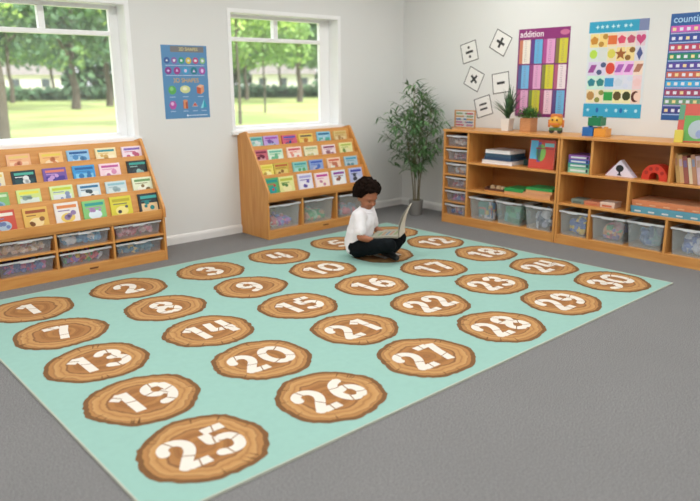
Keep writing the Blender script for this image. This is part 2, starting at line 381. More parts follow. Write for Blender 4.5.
# ------------------------------------------------------------------ rug
SQ = .5057
def rug():
    b = MB(); rnd = random.Random(2)
    x0, x1, y0, y1 = -.318, 3.258, -2.315, .30
    b.box((x0, y0, 0), (x1, y1, .009), RUG)
    edge = paint('b4b8aa', .95, .05, 30)
    for (a, c) in (((x0-.006, y0-.006), (x1+.006, y0)), ((x0-.006, y1), (x1+.006, y1+.006)), ((x0-.006, y0), (x0, y1)), ((x1, y0), (x1+.006, y1))):
        b.box((a[0], a[1], 0), (c[0], c[1], .0095), edge)
    uvs = []
    strokes = {
     0: [[(.5+.36*cos(t), .5+.42*sin(t)) for t in [R(a) for a in range(100, 263, 18)]], [(.5+.36*cos(t), .5+.42*sin(t)) for t in [R(a) for a in range(278, 443, 18)]]],
     1: [[(.18, .72), (.46, .92)], [(.52, .96), (.52, .03)]],
     2: [[(.14, .66), (.18, .82), (.36, .92), (.60, .88), (.72, .72), (.66, .52), (.44, .30), (.22, .06)], [(.34, .09), (.86, .09)]],
     3: [[(.16, .78), (.34, .92), (.60, .88), (.70, .72), (.56, .56), (.40, .52)], [(.60, .50), (.76, .36), (.70, .16), (.46, .06), (.14, .14)]],
     4: [[(.24, .94), (.14, .42), (.46, .38)], [(.70, .96), (.70, .03)], [(.52, .38), (.88, .38)]],
     5: [[(.26, .91), (.82, .91)], [(.22, .82), (.22, .54), (.38, .54)], [(.46, .56), (.68, .52), (.76, .32), (.64, .12), (.40, .07), (.14, .13)]],
     6: [[(.70, .90), (.42, .80), (.24, .56), (.20, .34), (.30, .14), (.50, .07)], [(.34, .50), (.56, .56), (.76, .46), (.78, .24), (.62, .09)]],
     7: [[(.12, .91), (.62, .91)], [(.78, .94), (.60, .56), (.42, .03)]],
     8: [[(.50, .52), (.26, .62), (.24, .82), (.44, .93), (.58, .92)], [(.66, .88), (.76, .72), (.62, .56), (.44, .50), (.22, .34), (.24, .14), (.44, .06)], [(.56, .06), (.76, .14), (.80, .34), (.66, .46)]],
     9: [[(.44, .46), (.24, .56), (.22, .78), (.40, .92), (.62, .90)], [(.72, .86), (.78, .62), (.74, .36), (.58, .16), (.30, .08)], [(.50, .46), (.66, .52)]],
    }
    def cut(p, t, hw, z):
        nn = Vector((-t.y, t.x))*hw*1.05; e_ = t*.0028; q_ = t*rnd.uniform(-.012, .012)
        b.add([(p.x-nn.x-e_.x-q_.x, p.y-nn.y-e_.y-q_.y, z), (p.x-nn.x+e_.x-q_.x, p.y-nn.y+e_.y-q_.y, z), (p.x+nn.x+e_.x+q_.x, p.y+nn.y+e_.y+q_.y, z), (p.x+nn.x-e_.x+q_.x, p.y+nn.y-e_.y+q_.y, z)], [(0, 1, 2, 3)], CUT)
    CUT = paint('8a6236', .95, .1, 30)
    zi = [0]
    def glyph(d, cx, cy, gw, gh, z):
        hw = .102*gh; zi[0] = 0
        for ln in strokes[d]:
            P = [Vector((cx+p[0]*gw, cy+p[1]*gh)) for p in ln]
            if len(P) > 3:                                     # round the curved strokes
                Q = []
                for i in range(len(P)-1):
                    a_, b_, c_, d_ = P[max(0, i-1)], P[i], P[i+1], P[min(len(P)-1, i+2)]
                    for q in range(4):
                        t = q/4; Q.append(.5*((2*b_)+(c_-a_)*t+(2*a_-5*b_+4*c_-d_)*t*t+(3*b_-a_-3*c_+d_)*t**3))
                P = Q+[P[-1]]
            for f_ in ((.3, .8) if len(P) > 3 else (.5,)):
                a_ = min(len(P)-2, int(f_*(len(P)-1))); cut(P[a_].lerp(P[a_+1], .5), (P[a_+1]-P[a_]).normalized(), hw, z+.0006)
            for i in range(len(P)-1):
                p, q = P[i], P[i+1]; t = (q-p).normalized(); nn = Vector((-t.y, t.x))*hw; zi[0] += .000004; zz = z+zi[0]
                b.add([(p.x-nn.x, p.y-nn.y, zz), (q.x-nn.x, q.y-nn.y, zz), (q.x+nn.x, q.y+nn.y, zz), (p.x+nn.x, p.y+nn.y, zz)], [(0, 1, 2, 3)], DIGIT)
                if i:
                    zi[0] += .000004; zz = z+zi[0]
                    b.add([(p.x+hw*cos(2*pi*k_/12), p.y+hw*sin(2*pi*k_/12), zz) for k_ in range(12)], [list(range(12))], DIGIT)
    N = 72
    for k in range(30):
        cx = (k % 6)*.6+.024*(1-(k//6)/4)*(1-(k % 6)/5); cy = -(k//6)*SQ-.012
        ph = rnd.uniform(0, 6.28); ph2 = rnd.uniform(0, 6.28)
        rad = []
        for i in range(N):
            a = 2*pi*i/N
            rad.append(1+.022*sin(3*a+ph)+.016*sin(7*a+ph2)+rnd.uniform(-.016, .016))
        ra, rb = .229, .224
        o_ = [(cx+ra*rad[i]*1.035*cos(2*pi*i/N)*rnd.uniform(.99, 1.012), cy+rb*rad[i]*1.035*sin(2*pi*i/N)*rnd.uniform(.99, 1.012), .0098) for i in range(N)]
        b.add(o_, [list(range(N))], BARK)
        i0 = len(b.f)
        i_ = [(cx+ra*rad[i]*.94*cos(2*pi*i/N), cy+rb*rad[i]*.94*sin(2*pi*i/N), .0104) for i in range(N)]
        b.add([(cx, cy, .0104)]+i_, [(0, 1+i, 1+(i+1) % N) for i in range(N)], SLICE)
        for i in range(N):
            b.uv[i0+i] = [(0, 0), (.955*cos(2*pi*i/N), .955*sin(2*pi*i/N)), (.955*cos(2*pi*(i+1)/N), .955*sin(2*pi*(i+1)/N))]
        # radial cracks
        for q in range(9):
            a = rnd.uniform(0, 6.28); r0 = rnd.uniform(.72, .8); a2 = a+rnd.uniform(-.06, .06)
            P0 = Vector((cx+ra*r0*cos(a), cy+rb*r0*sin(a))); P1 = Vector((cx+ra*.97*cos(a2), cy+rb*.97*sin(a2)))
            nn = (P1-P0).normalized(); nn = Vector((-nn.y, nn.x))*.0048
            b.add([(P0.x, P0.y, .0107), (P1.x-nn.x, P1.y-nn.y, .0107), (P1.x+nn.x, P1.y+nn.y, .0107)], [(0, 1, 2)], BARK)
        num = str(k+1); gh = .215; gw = .158 if len(num) == 2 else .17
        tot = gw*len(num)
        for j, ch in enumerate(num):
            glyph(int(ch), cx-tot/2+j*gw+(.022 if len(num) == 2 and ch == '1' and j == 0 else 0), cy-gh/2, gw, gh, .0111)
    o = b.build('number_rug')
    uvl = o.data.uv_layers.new(name='UVMap')
    for fi, co in b.uv.items():
        p = o.data.polygons[fi]
        for li, c_ in zip(p.loop_indices, co): uvl.data[li].uv = c_
    tag(o, 'mint green rug printed with thirty numbered log slices on the grey carpet', 'rug')
rug()

# ------------------------------------------------------------------ trays
def tray_proto(name, w_, h_, d_, body, wall=.0025):
    """open tapered tray: origin at bottom centre of the front, width along x, depth along +y"""
    root = empty(name)
    b = MB(); t = .012; hw = w_/2
    def ring(ins, z): return [(-hw+ins, ins, z), (hw-ins, ins, z), (hw-ins, d_-ins, z), (-hw+ins, d_-ins, z)]
    vs = ring(t, 0)+ring(0, h_)+ring(t+wall, wall)+ring(wall, h_)
    fs = [(3, 2, 1, 0), (8, 9, 10, 11)]
    for i in range(4):
        j = (i+1) % 4
        fs += [(i, j, 4+j, 4+i), (8+j, 8+i, 12+i, 12+j), (4+i, 4+j, 12+j, 12+i)]
    b.add(vs, fs, body); b.build('tray_body', root)
    r_ = MB(); e = .008
    r_.box((-hw-e, -e, h_-.012), (hw+e, 0.0005, h_+.002), TRAYR).box((-hw-e, d_-.0005, h_-.012), (hw+e, d_+e, h_+.002), TRAYR)
    r_.box((-hw-e, .0005, h_-.012), (-hw+.0005, d_-.0005, h_+.002), TRAYR).box((hw-.0005, .0005, h_-.012), (hw+e, d_-.0005, h_+.002), TRAYR)
    r_.build('rim', root, .002)
    MB().box((-.045, -.018, h_-.016), (.045, -e, h_-.004), TRAYR).build('handle', root, .003)
    return root
def contents(name, w_, h_, d_, cols, label, loc, rz, seed, n=70, big=.03, shape='mix', fill=.6):
    rnd = random.Random(seed); b = MB()
    ms = [paint(c, .35, .04) for c in cols]; zone = rnd.random()
    for i in range(n):
        s_ = big*rnd.uniform(.6, 1.15)
        x = rnd.uniform(-w_/2+.022+s_, w_/2-.022-s_); y = rnd.uniform(.022+s_, d_*.8) if i % 2 else rnd.uniform(.022+s_, .05+s_)
        layer = rnd.random()*fill*(h_-.01); z = max(s_*.9+.004, min(layer, h_-.012-s_))
        M = Matrix.Translation((x, y, z)) @ Matrix.Rotation(rnd.uniform(0, 6.28), 4, Vector((rnd.random(), rnd.random(), rnd.random()+.1)).normalized())
        sh = rnd.choice(('box', 'ball', 'rod')) if shape == 'mix' else shape
        mt = rnd.choice(ms); q = s_*.56
        if sh == 'box': b.box((-q, -q, -q*.7), (q, q, q*.7), mt, M)
        elif sh == 'ball': b.ball((0, 0, 0), s_*.75, mt, 8, M)
        elif sh == 'sheet': b.box((-q*1.5, -q*.2, -q*1.1), (q*1.5, q*.2, q*1.1), mt, Matrix.Translation((x, y, z)) @ Matrix.Rotation(rnd.uniform(-.3, .3), 4, 'Z'))
        else: b.lathe([(q*.5, -s_*.8), (q*.5, s_*.8)], mt, 8, M)
    # lowest pieces lie on the tray bottom
    o = b.build(name); o.location = loc; o.rotation_euler = (0, 0, rz)
    zmin = min((o.matrix_basis @ v.co).z for v in o.data.vertices)
    o.location.z += loc[2]+.0028-zmin
    tag(o, label, 'toys', None, 'stuff'); return o
SHALLOW = tray_proto('shallow_tray', .342, .098, .36, TRAYM)
DEEP = tray_proto('deep_tray', .318, .205, .36, TRAYC)
RDEEP = tray_proto('deep_tray', .245, .195, .34, TRAYC)
RSHAL = tray_proto('shallow_tray', .225, .098, .34, TRAYM)
used = set()
def put_tray(proto, loc, rz, label, group, wdt=None):
    if proto not in used: used.add(proto); o = proto
    else: o = dup(proto)
    o.location = loc; o.rotation_euler = (0, 0, rz)
    if wdt: o.scale = (wdt, 1, 1)
    tag(o, label, 'storage tray', group); return o

# ------------------------------------------------------------------ picture book display units
W = 1.18; YF = .508
LIP = [(.387, .512), (.530, .600), (.648, .668), (.762, .740), (.868, .808)]   # z, y(front surface) of every tier panel
TILT = .25
PT = .018
def display_unit(name, xoff, dividers, midshelf, label):
    root = empty(name, (xoff, 0, 0)); tag(root, label, 'bookcase', 'sloping book display units')
    side = [(Y1-.001, 0), (Y1-.001, .858), (.802, .885), (.786, .878), (.488, .395), (.488, .33), (YF, .32), (YF, 0)]
    for sx in (0, W-PT): MB().prism(side, sx, sx+PT, BEECHV, 'x').build('side_panel', root, .0015)
    MB().box((PT, Y1-.012, .0), (W-PT, Y1-.003, .84), BEECHD).build('back_panel', root)
    # plinth, bottom and box top
    MB().box((PT, YF+.004, 0), (W-PT, YF+.022, .055), BEECH).build('plinth', root, .0015)
    MB().box((PT, YF+.004, .055), (W-PT, Y1-.013, .073), BEECH).build('bottom_board', root, .0015)
    MB().box((PT, YF+.004, .318), (W-PT, Y1-.013, .334), BEECH).build('box_top', root, .0015)
    for dx in dividers: MB().box((dx-.008, YF+.004, .073), (dx+.008, Y1-.013, .318), BEECHV).build('divider', root, .0015)
    if midshelf:
        xs = [PT]+list(dividers)+[W-PT]
        for i in range(len(xs)-1):
            MB().box((xs[i]+(.008 if i else 0), YF+.004, .192), (xs[i+1]-(.008 if i < len(xs)-2 else 0), Y1-.013, .204), BEECH).build('shelf', root, .001)
    # tier panels
    for k, (z, y) in enumerate(LIP):
        if k == 0:
            MB().box((PT, y-.008, .334), (W-PT, y+.008, z), BEECH).build('tier_panel', root, .0015); continue
        zb = LIP[k-1][0]-.075
        pts = [(y, z), (y+.012, z), (y+.012-(z-zb)*TILT, zb), (y-(z-zb)*TILT, zb)]
        MB().prism(pts, PT, W-PT, BEECH, 'x').build('tier_panel', root, .0015)
        # pocket floor between this panel and the one in front
        yb = y-(z-zb)*TILT
        zp, yp = LIP[k-1]; yfront = yp+.008 if k == 1 else yp+.012-(zp-zb)*TILT
        MB().box((PT, yfront, zb), (W-PT, yb-.0005, zb+.008), BEECH).build('pocket_floor', root)
    MB().box((PT, .808+.0125, .838), (W-PT, Y1-.012, .856), BEECH).build('top_board', root, .0015)
    # maker's plate on the plinth
    MB().box((W*.53-.03, YF+.001, .036), (W*.53+.03, YF+.004, .048), paint('7a4a24', .4)).build('badge', root)
    return root
display_unit('book_display_unit', -.025, (.392, .784), True, 'sloping beech book display unit under the left window with six shallow trays below')
display_unit('book_display_unit', 2.073, (.372, .762), False, 'sloping beech book display unit under the right window with three deep trays below')

def book(k, x, w_, vis, cols, label, group, rnd):
    """k: tier index 0 = front row; vis = z of the book's top edge"""
    z, y = LIP[k+1]; zb = LIP[k][0]-.075+.009
    yb = y-(z-zb)*TILT-.0012                                    # foot of the book's back
    th = math.atan(TILT); L_ = (vis-zb)/cos(th)
    root_loc = (x, yb, zb)
    t = .013; b = MB()
    cover, band, pic, pic2 = [paint(c, .3, .03) for c in cols]
    pages = paint('f1eee4', .8, .02)
    b.box((-w_/2, -.0012, 0), (w_/2, 0, L_), cover).box((-w_/2+.002, -t+.0012, .002), (w_/2-.002, -.0012, L_-.002), pages)
    b.box((-w_/2, -t, 0), (w_/2, -t+.0012, L_), cover).box((-w_/2-.001, -t, 0), (-w_/2, 0, L_), cover)
    f = -t-.0004
    b.box((-w_*.40, f, L_*.80), (w_*.42, -t, L_*.91), band)
    s = rnd.random()
    if s < .5: b.box((-w_*.40, f, L_*.20), (w_*.40, -t, L_*.62), pic)
    else: b.prism([(w_*.30*cos(a*pi/8), L_*.46+L_*.17*sin(a*pi/8)) for a in range(16)], f, -t, pic, 'y')
    for q in range(3):
        cx = w_*rnd.uniform(-.25, .25); cz = L_*rnd.uniform(.40, .66); r_ = w_*rnd.uniform(.07, .14)
        b.prism([(cx+r_*cos(a*pi/5), cz+r_*.9*sin(a*pi/5)) for a in range(10)], f-.0004, f, pic2, 'y')
    b.box((-w_*.38, f, L_*.70), (w_*rnd.uniform(.0, .35), -t, L_*.735), pic2)
    o = b.build('picture_book'); o.location = root_loc
    o.rotation_euler = (-th, 0, R(rnd.uniform(-1, 1)))
    tag(o, label, 'book', group)
    return o
rowname = ['front row', 'second row up', 'third row up', 'top row']
# colours: cover, title band, picture, accent, words
LB = {
 0: [('c9503f', 'e9e3d8', 'a8bfd0', '6d80b0', 'pink and grey'), ('e0b65c', 'a0522d', 'f0d8a0', '8c5a2c', 'mustard yellow'), ('e9e4e0', 'e08a50', 'e6ca6a', '8f7aa8', 'white, orange-titled'), ('86c87c', '2f9c94', 'dcebf4', 'b08cc0', 'green and sky blue'), ('d8cf3e', 'b7ab2c', 'efe38c', '5c5c60', 'bright yellow'), ('27343c', '3fa8a4', 'e3c79a', '1f7f80', 'black and teal')],
 1: [('86be70', 'cfe4c4', '8db6c6', '5f8fa8', 'green and blue'), ('cfe08c', 'e6e04a', 'd8e6dc', '8fa8a0', 'pale green and yellow'), ('d3e5a6', 'c4d43e', 'dfe9ea', '8a9cc0', 'pale lime'), ('cfe0ea', '2a6f9c', 'e6eef0', '46565e', 'pale blue, dark blue-titled'), ('c9dbe0', '8fc0cc', 'd9e6e4', '9db8be', 'powder blue'), ('e3ebcf', '6f9c60', 'f0f2e0', '8d7a50', 'cream and green')],
 2: [('eadfbd', 'e4c868', 'dfe3ea', 'a8a0c0', 'cream'), ('16313c', '4cae9c', '1f4a52', 'e7ecec', 'near-black'), ('7659a8', 'e08068', '4a3c9c', 'c9a0d8', 'purple and coral'), ('3f9ad8', '1e5fa0', '7cc6ea', '2a78b8', 'bright blue'), ('f3d6e2', 'c0559a', 'f6e4ec', 'd890b8', 'pale pink'), ('1d2a30', '36a094', '2a3c44', '9cc8c0', 'black, teal-titled')],
 3: [('3f8f8c', 'd8e8e0', '2f6f78', 'e0d070', 'dark teal'), ('eeb98c', 'e8c878', 'f2cda8', 'e09070', 'peach'), ('f0bf7c', 'e8cf58', 'f3d9b0', 'dd9060', 'orange-yellow'), ('8fc0e6', '1f5c9c', 'b9dcf0', '4c8cc4', 'light blue'), ('f0e0b0', '2f8f94', 'f4e9c8', 'd8b060', 'cream, teal-titled'), ('ecd9e6', '7c5cb0', 'f2e6ee', 'c05a80', 'pink and lilac')],
}
MBK = {
 0: [('58a86c', '1f8f8c', '2a9ca0', 'c84a4a', 'green and teal'), ('dfe29a', 'b8c04a', 'efe9b0', '5f8a4a', 'pale yellow'), ('dfe0ee', 'a8a8d8', 'e9e9f2', '6050a8', 'lilac-grey'), ('f3e2e4', 'c04a9c', 'f4e8dc', 'c88aa0', 'pink-white, magenta-titled'), ('dfe9f2', '8c4aa0', 'f0f2f2', '8c5a50', 'icy white'), ('b9c4ea', '3f4aa8', 'cdd6ee', '404858', 'periwinkle blue')],
 1: [('e9dc6c', 'd8cc48', 'f0eaa8', 'c8a850', 'yellow'), ('c9b04c', 'b8603a', 'dcc878', '8f6a3a', 'olive-gold'), ('8cc8c0', '3f9ca0', 'a8d8d0', '58a870', 'sea green'), ('8fa8d8', '3f60b8', 'b0b8d8', '4870c0', 'cornflower blue'), ('efd0b8', 'd06a50', 'e8ece4', 'c87a60', 'salmon'), ('a8c8d8', '4aa0c0', 'c0d0d8', '6090a0', 'grey-blue')],
 2: [('c86a78', '7a2a48', 'd8a0a8', '6a2038', 'dusky red'), ('cfe8cf', '6abca0', 'dff0e0', '70b890', 'mint'), ('f4d8cc', 'c84a5a', 'f4ece4', 'e09080', 'shell pink'), ('e8e4c0', 'a8bc90', 'e9ead4', 'c8c890', 'ivory'), ('f0e0e4', '8a2a60', 'f6eef0', 'b08090', 'white, maroon-titled'), ('e9e6a4', 'b8c860', 'eeeac0', '88b060', 'lemon')],
 3: [('8cc0bc', '3a9c98', 'b4d8cc', 'd8e0e0', 'aqua'), ('c0a0d8', 'a04ab0', 'a8b8d8', '7050a0', 'mauve'), ('d0607c', '4058b8', 'c8506a', '305090', 'crimson'), ('e8cc68', '6a5a50', 'ecd890', 'c8803a', 'golden yellow'), ('8cc8e0', '2f6f98', '58b0a0', 'c8dce4', 'turquoise'), ('d8c084', 'c8a860', 'e4d0a0', 'b88a50', 'tan')],
}
ordn = ['leftmost', 'second from left', 'third from left', 'fourth from left', 'fifth from left', 'rightmost']
rnd = random.Random(11)
LX = [.082, .275, .48, .667, .862, 1.066]
LW = [.14, .148, .152, .152, .15, .15]
TOPZ = [.503, .610, .727, .834]
for k in range(4):
    for j in range(6):
        c = LB[k][j]
        book(k, LX[j]+rnd.uniform(-.006, .006), LW[j]+.004*(k == 0), TOPZ[k]+rnd.uniform(-.006, .004), c[:4], '%s picture book, %s, %s, left window display unit' % (c[4], rowname[k], ordn[j]), 'books in the left display unit', rnd)
MX = [2.165, 2.318, 2.515, 2.706, 2.908, 3.115]
for k in range(4):
    for j in range(6):
        c = MBK[k][j]
        book(k, MX[j]+rnd.uniform(-.006, .006), .155 if j else .13, TOPZ[k]+.002+rnd.uniform(-.006, .004), c[:4], '%s picture book, %s, %s, right window display unit' % (c[4], rowname[k], ordn[j]), 'books in the right display unit', rnd)

# trays of the left unit (two rows of three) and the middle unit (three deep)
LCX = [-.025+(PT+.384)/2, -.025+(.400+.776)/2, -.025+(.792+W-PT)/2]
TL = [[('c9a06c', 'd8b8a0', 'd0605a', 'e8dcc8', 'b88c8c'), 'pink and beige pieces'], [('5fa8d8', '3f8fc8', 'f0f4f8', 'e8f0f8', '70b8e0'), 'blue and white dotted pieces'], [('d88a9c', 'f0dce0', 'c85a70', 'e8b0c0', 'a85a68'), 'pink and white pieces'],
      [('5068b8', 'd060a0', '8060b0', '3f58a0', 'c05090'), 'purple and pink pieces'], [('e0c030', '50a858', 'd84858', '8858b8', 'e87830', 'e8e8f0'), 'brightly mixed pieces'], [('4a90b0', '3f88a8', '58a0b8', 'e0c880', '4a98b8'), 'teal blue pieces']]
for i in range(6):
    r_, c_ = divmod(i, 3); z = (.2045 if r_ == 0 else .0735)
    pos = ['left', 'middle', 'right'][c_]
    put_tray(SHALLOW, (LCX[c_], YF+.022, z), 0, 'shallow frosted tray, %s row, %s, left window display unit' % (['upper', 'lower'][r_], pos), 'shallow trays in the left display unit')
    contents('mixed_toys', .342, .098, .36, TL[i][0], '%s in the %s %s tray under the left window' % (TL[i][1], ['upper', 'lower'][r_], pos), (LCX[c_], YF+.022, z), 0, 20+i, n=60, big=.036, fill=.8)
MCX = [2.073+(PT+.364)/2, 2.073+(.380+.754)/2, 2.073+(.770+W-PT)/2]
TM = [(('d85a6a', 'b05ac8', '5a6ad0', 'f0f0f0', 'c84a58'), 'red, white and purple pieces'), (('3fa86a', '58b078', 'e0b890', 'a0d0a8', 'd8a080'), 'green and beige pieces'), (('c8506a', 'd88090', '8890a0', 'b0b0b8'), 'pink and grey pieces')]
for i in range(3):
    put_tray(DEEP, (MCX[i], YF+.022, .0735), 0, 'deep frosted tray, %s, in the right window display unit' % ['left', 'middle', 'right'][i], 'deep trays in the right display unit')
    contents('mixed_toys', .318, .205, .36, TM[i][0], '%s in the %s deep tray under the right window' % (TM[i][1], ['left', 'middle', 'right'][i]), (MCX[i], YF+.022, .0735), 0, 40+i, n=46, big=.055, fill=.30)

# ------------------------------------------------------------------ right wall cabinets; local x = along the wall to -y, local y = depth
XF = 3.71; D = .385; CH = .86; S1, S2, S0 = .58, .335, .076
def rloc(u, d=0, z=0): return (XF+d, .02-u, z)                       # local -> world
def board(root, name, a, b_, m=None): return MB().box(a, b_, m or BEECH).build(name, root, .0015)
ca = empty('storage_cabinet', rloc(0), RZ); tag(ca, 'beech cabinet with a six tray tower and open shelves, nearest the corner plant', 'cabinet', 'beech cabinets on the right wall')
Wc = 1.188; TW = .272; t_ = .018
MB().box((-.004, -.006, CH-.02), (Wc+.002, D+.005, CH), BEECH).build('top_board', ca, .002)
for u in (0, Wc-t_): board(ca, 'side_panel', (u, 0, 0), (u+t_, D, CH-.02), BEECHV)
board(ca, 'divider', (TW, 0, S0), (TW+t_, D-.008, CH-.02), BEECHV)
board(ca, 'back_panel', (t_, D-.008, 0), (Wc-t_, D, CH-.02), BEECHD)
board(ca, 'plinth', (t_, .004, 0), (Wc-t_, .022, S0-t_))
board(ca, 'bottom_board', (t_, .004, S0-t_), (Wc-t_, D-.008, S0))
for s in (S1, S2): board(ca, 'shelf', (TW+t_, .004, s-t_), (Wc-t_, D-.008, s))
TZ = [.0765+i*.1262 for i in range(6)]
for i in range(1, 6): board(ca, 'tray_runner', (t_, .004, TZ[i]-.011), (TW, D-.008, TZ[i]-.0005))
for i in range(6):
    z = TZ[i]; nm = ['lowest', 'second from the bottom', 'third from the bottom', 'third from the top', 'second from the top', 'topmost'][i]
    put_tray(RSHAL, rloc(t_+(TW-t_)/2, .018, z), RZ, 'shallow frosted tray in the cabinet tower, %s' % nm, 'shallow trays in the cabinet tower')
    cs = [('c0607c', '5070b8', 'e8e0d8', 'b0b8c8'), ('8060b0', 'c05a90', '6078b8', 'd8d0e0'), ('b05a60', 'd08858', 'c0b8c0', '705880'), ('709870', 'c88a58', 'd8d8d8', '985a70'), ('b06078', 'a07890', 'd8c8c8', '806070'), ('a89080', 'c8b8b0', 'b08080', 'e0d8d0')][i]
    contents('mixed_toys', .225, .088, .34, cs, 'small toys in the cabinet tower tray, %s' % nm, rloc(t_+(TW-t_)/2, .018, z), RZ, 60+i, n=46, big=.030, fill=.8)
uw = (Wc-t_-TW-t_)/3
TC = [(('5a90b8', 'c86a6a', 'd0c060', '4a9890', 'd8d8e0'), 'blue, red and yellow sheets'), (('3a9c70', '4ab088', '2f8a68', '90c8a8', '5aa8a0'), 'green pieces'), (('8088a0', '505a78', 'c8ccd8', 'a0a8c0', '3a4a60'), 'grey and navy pieces')]
for i in range(3):
    u = TW+t_+uw*(i+.5)
    put_tray(RDEEP, rloc(u, .016, S0+.0005), RZ, 'clear deep tray, %s of three, under the open shelves of the corner cabinet' % ['left', 'middle', 'right'][i], 'deep trays in the cabinets')
    contents('mixed_toys', .245, .195, .34, TC[i][0], '%s in the %s deep tray of the corner cabinet' % (TC[i][1], ['left', 'middle', 'right'][i]), rloc(u, .016, S0+.0005), RZ, 70+i, n=46, big=.055, shape='sheet' if i < 2 else 'mix', fill=.8)

U2 = Wc+.006; W2 = 1.21
cb = empty('storage_cabinet', rloc(U2), RZ); tag(cb, 'beech cabinet with staggered cubbies holding puzzles and books, at the right edge', 'cabinet', 'beech cabinets on the right wall')
MB().box((-.002, -.006, CH-.02), (W2+.004, D+.005, CH), BEECH).build('top_board', cb, .002)
for u in (0, W2-t_): board(cb, 'side_panel', (u, 0, 0), (u+t_, D, CH-.02), BEECHV)
board(cb, 'back_panel', (t_, D-.008, 0), (W2-t_, D, CH-.02), BEECHD)
board(cb, 'plinth', (t_, .004, 0), (W2-t_, .022, S0-t_))
board(cb, 'bottom_board', (t_, .004, S0-t_), (W2-t_, D-.008, S0))
for s in (S1, S2): board(cb, 'shelf', (t_, .004, s-t_), (W2-t_, D-.008, s))
for u, a, b_ in ((.258, S1, CH-.02), (.85, S1, CH-.02), (.57, S2, S1-t_), (.276, S0, S2-t_), (.868, S0, S2-t_)):
    board(cb, 'divider', (u, .004, a), (u+t_, D-.008, b_), BEECHV)
def r2loc(u, d=0, z=0): return rloc(U2+u, d, z)
tr2 = [(.147, 'left', .94, ('3f68b8', '3f68b8', 'e8c838', 'e0c030', 'e8d050'), 'blue and yellow chunky pieces'), (.294+.1435, 'second', 1.06, ('c8506a', '58a070', 'd08850', '705898', 'c8c0a0', 'a04a60'), 'mixed toy figures'), (.294+.43, 'third', 1.06, ('5878b0', '8098c0', 'a8b0c8', '40689c', '70a0a8'), 'blue-grey pieces'), (1.04, 'right', 1.02, ('4a68b0', '5878c0', 'c8d0e0', '3a5090'), 'royal blue pieces')]
for u, nm, sc_, cs, wd in tr2:
    put_tray(RDEEP, r2loc(u, .016, S0+.0005), RZ, 'clear deep tray with %s, bottom row of the right-hand cabinet' % wd, 'deep trays in the cabinets', sc_)
    contents('mixed_toys', .235, .195, .34, cs, '%s in the %s bottom tray of the right-hand cabinet' % (wd, nm), r2loc(u, .016, S0+.0005), RZ, 80+int(u*100), n=44, big=.06, fill=.66)

# ---- shelf contents, corner cabinet ; all placed by (u along wall, depth, z)
def flat_book(u0, u1, d0, dd, z, th, cover, label, rot=0, name='book', page='efece2', group=None, rloc_=rloc, cat='book'):
    b = MB(); w_ = u1-u0; cv = paint(cover, .35, .03); pg = paint(page, .8, .02)
    b.box((-w_/2, 0, 0), (w_/2, dd, .003), cv).box((-w_/2, 0, th-.003), (w_/2, dd, th), cv)
    b.box((-w_/2+.004, .004, .003), (w_/2-.004, dd-.003, th-.003), pg).box((-w_/2, dd-.003, .003), (w_/2, dd, th-.003), cv)
    b.box((-w_/2+.03, .003, th*.3), (w_/2-.03, .0045, th*.6), cv)
    o = b.build(name, bevel=.0008); o.location = rloc_((u0+u1)/2, d0, z); o.rotation_euler = (0, 0, RZ+R(rot)); tag(o, label, cat, group); return o
g = 'books stacked on the corner cabinet shelf'
z = S1
for th, cv, pg, lb, a, b_, rt in ((.034, 'e8e6ea', 'f4f2f0', 'white book at the bottom of the stack on the upper shelf', 0.400, 0.715, 1), (.030, '2e4a6c', '3c5878', 'thick navy book, second from the bottom of the shelf stack', 0.420, 0.705, -1), (.028, '3a5a74', '48687c', 'slate blue book, second from the top of the shelf stack', 0.435, 0.700, 2), (.030, 'eceaea', 'f6f4f2', 'white book on top of the stack on the upper shelf', 0.430, 0.695, -1)):
    flat_book(a, b_, .05, .22, z, th, cv, lb, rt, page=pg, group=g); z += th
flat_book(.752, .862, .16, .18, S1, .05, '26383a', 'dark green box lying behind the red picture book', 0, 'game_box', '2a4a44', cat='box')
# red picture book standing, front cover to the room
def standing_book():
    root = empty('picture_book', rloc(.99, .055, S1), RZ); tag(root, 'large red picture book with blue and green cover art standing on the upper shelf', 'book')
    M = Matrix.Rotation(R(-6), 4, 'X'); b = MB()
    rd = paint('cc4a3c', .3, .04); w_, h_, t = .235, .236, .02
    b.box((-w_/2, 0, .002), (w_/2, .003, h_), rd, M).box((-w_/2, t-.003, .002), (w_/2, t, h_), rd, M).box((-w_/2, .003, .002), (-w_/2+.003, t-.003, h_), rd, M)
    f = -.0006
    b.box((-w_/2+.006, f, .075), (-w_/2+.075, 0, h_-.008), paint('58b0d8', .3), M)
    b.box((-w_/2+.075, f, .055), (-w_/2+.105, 0, h_-.02), paint('6a5ab0', .3), M)
    b.prism([(-.01+.045*cos(a*pi/8), .13+.07*sin(a*pi/8)) for a in range(16)], f, 0, paint('7ab858', .3), 'y', M)
    b.box((.02, f, h_-.055), (w_/2-.012, 0, h_-.025), paint('78c0c8', .3), M)
    b.box((-.06, f*2, h_-.075), (w_/2-.012, f, h_-.066), paint('a8343c', .3), M)
    b.build('cover', root, .001)
    MB().box((-w_/2+.003, .003, .004), (w_/2-.003, t-.003, h_-.002), paint('efece0', .8), M).build('pages', root)
standing_book()
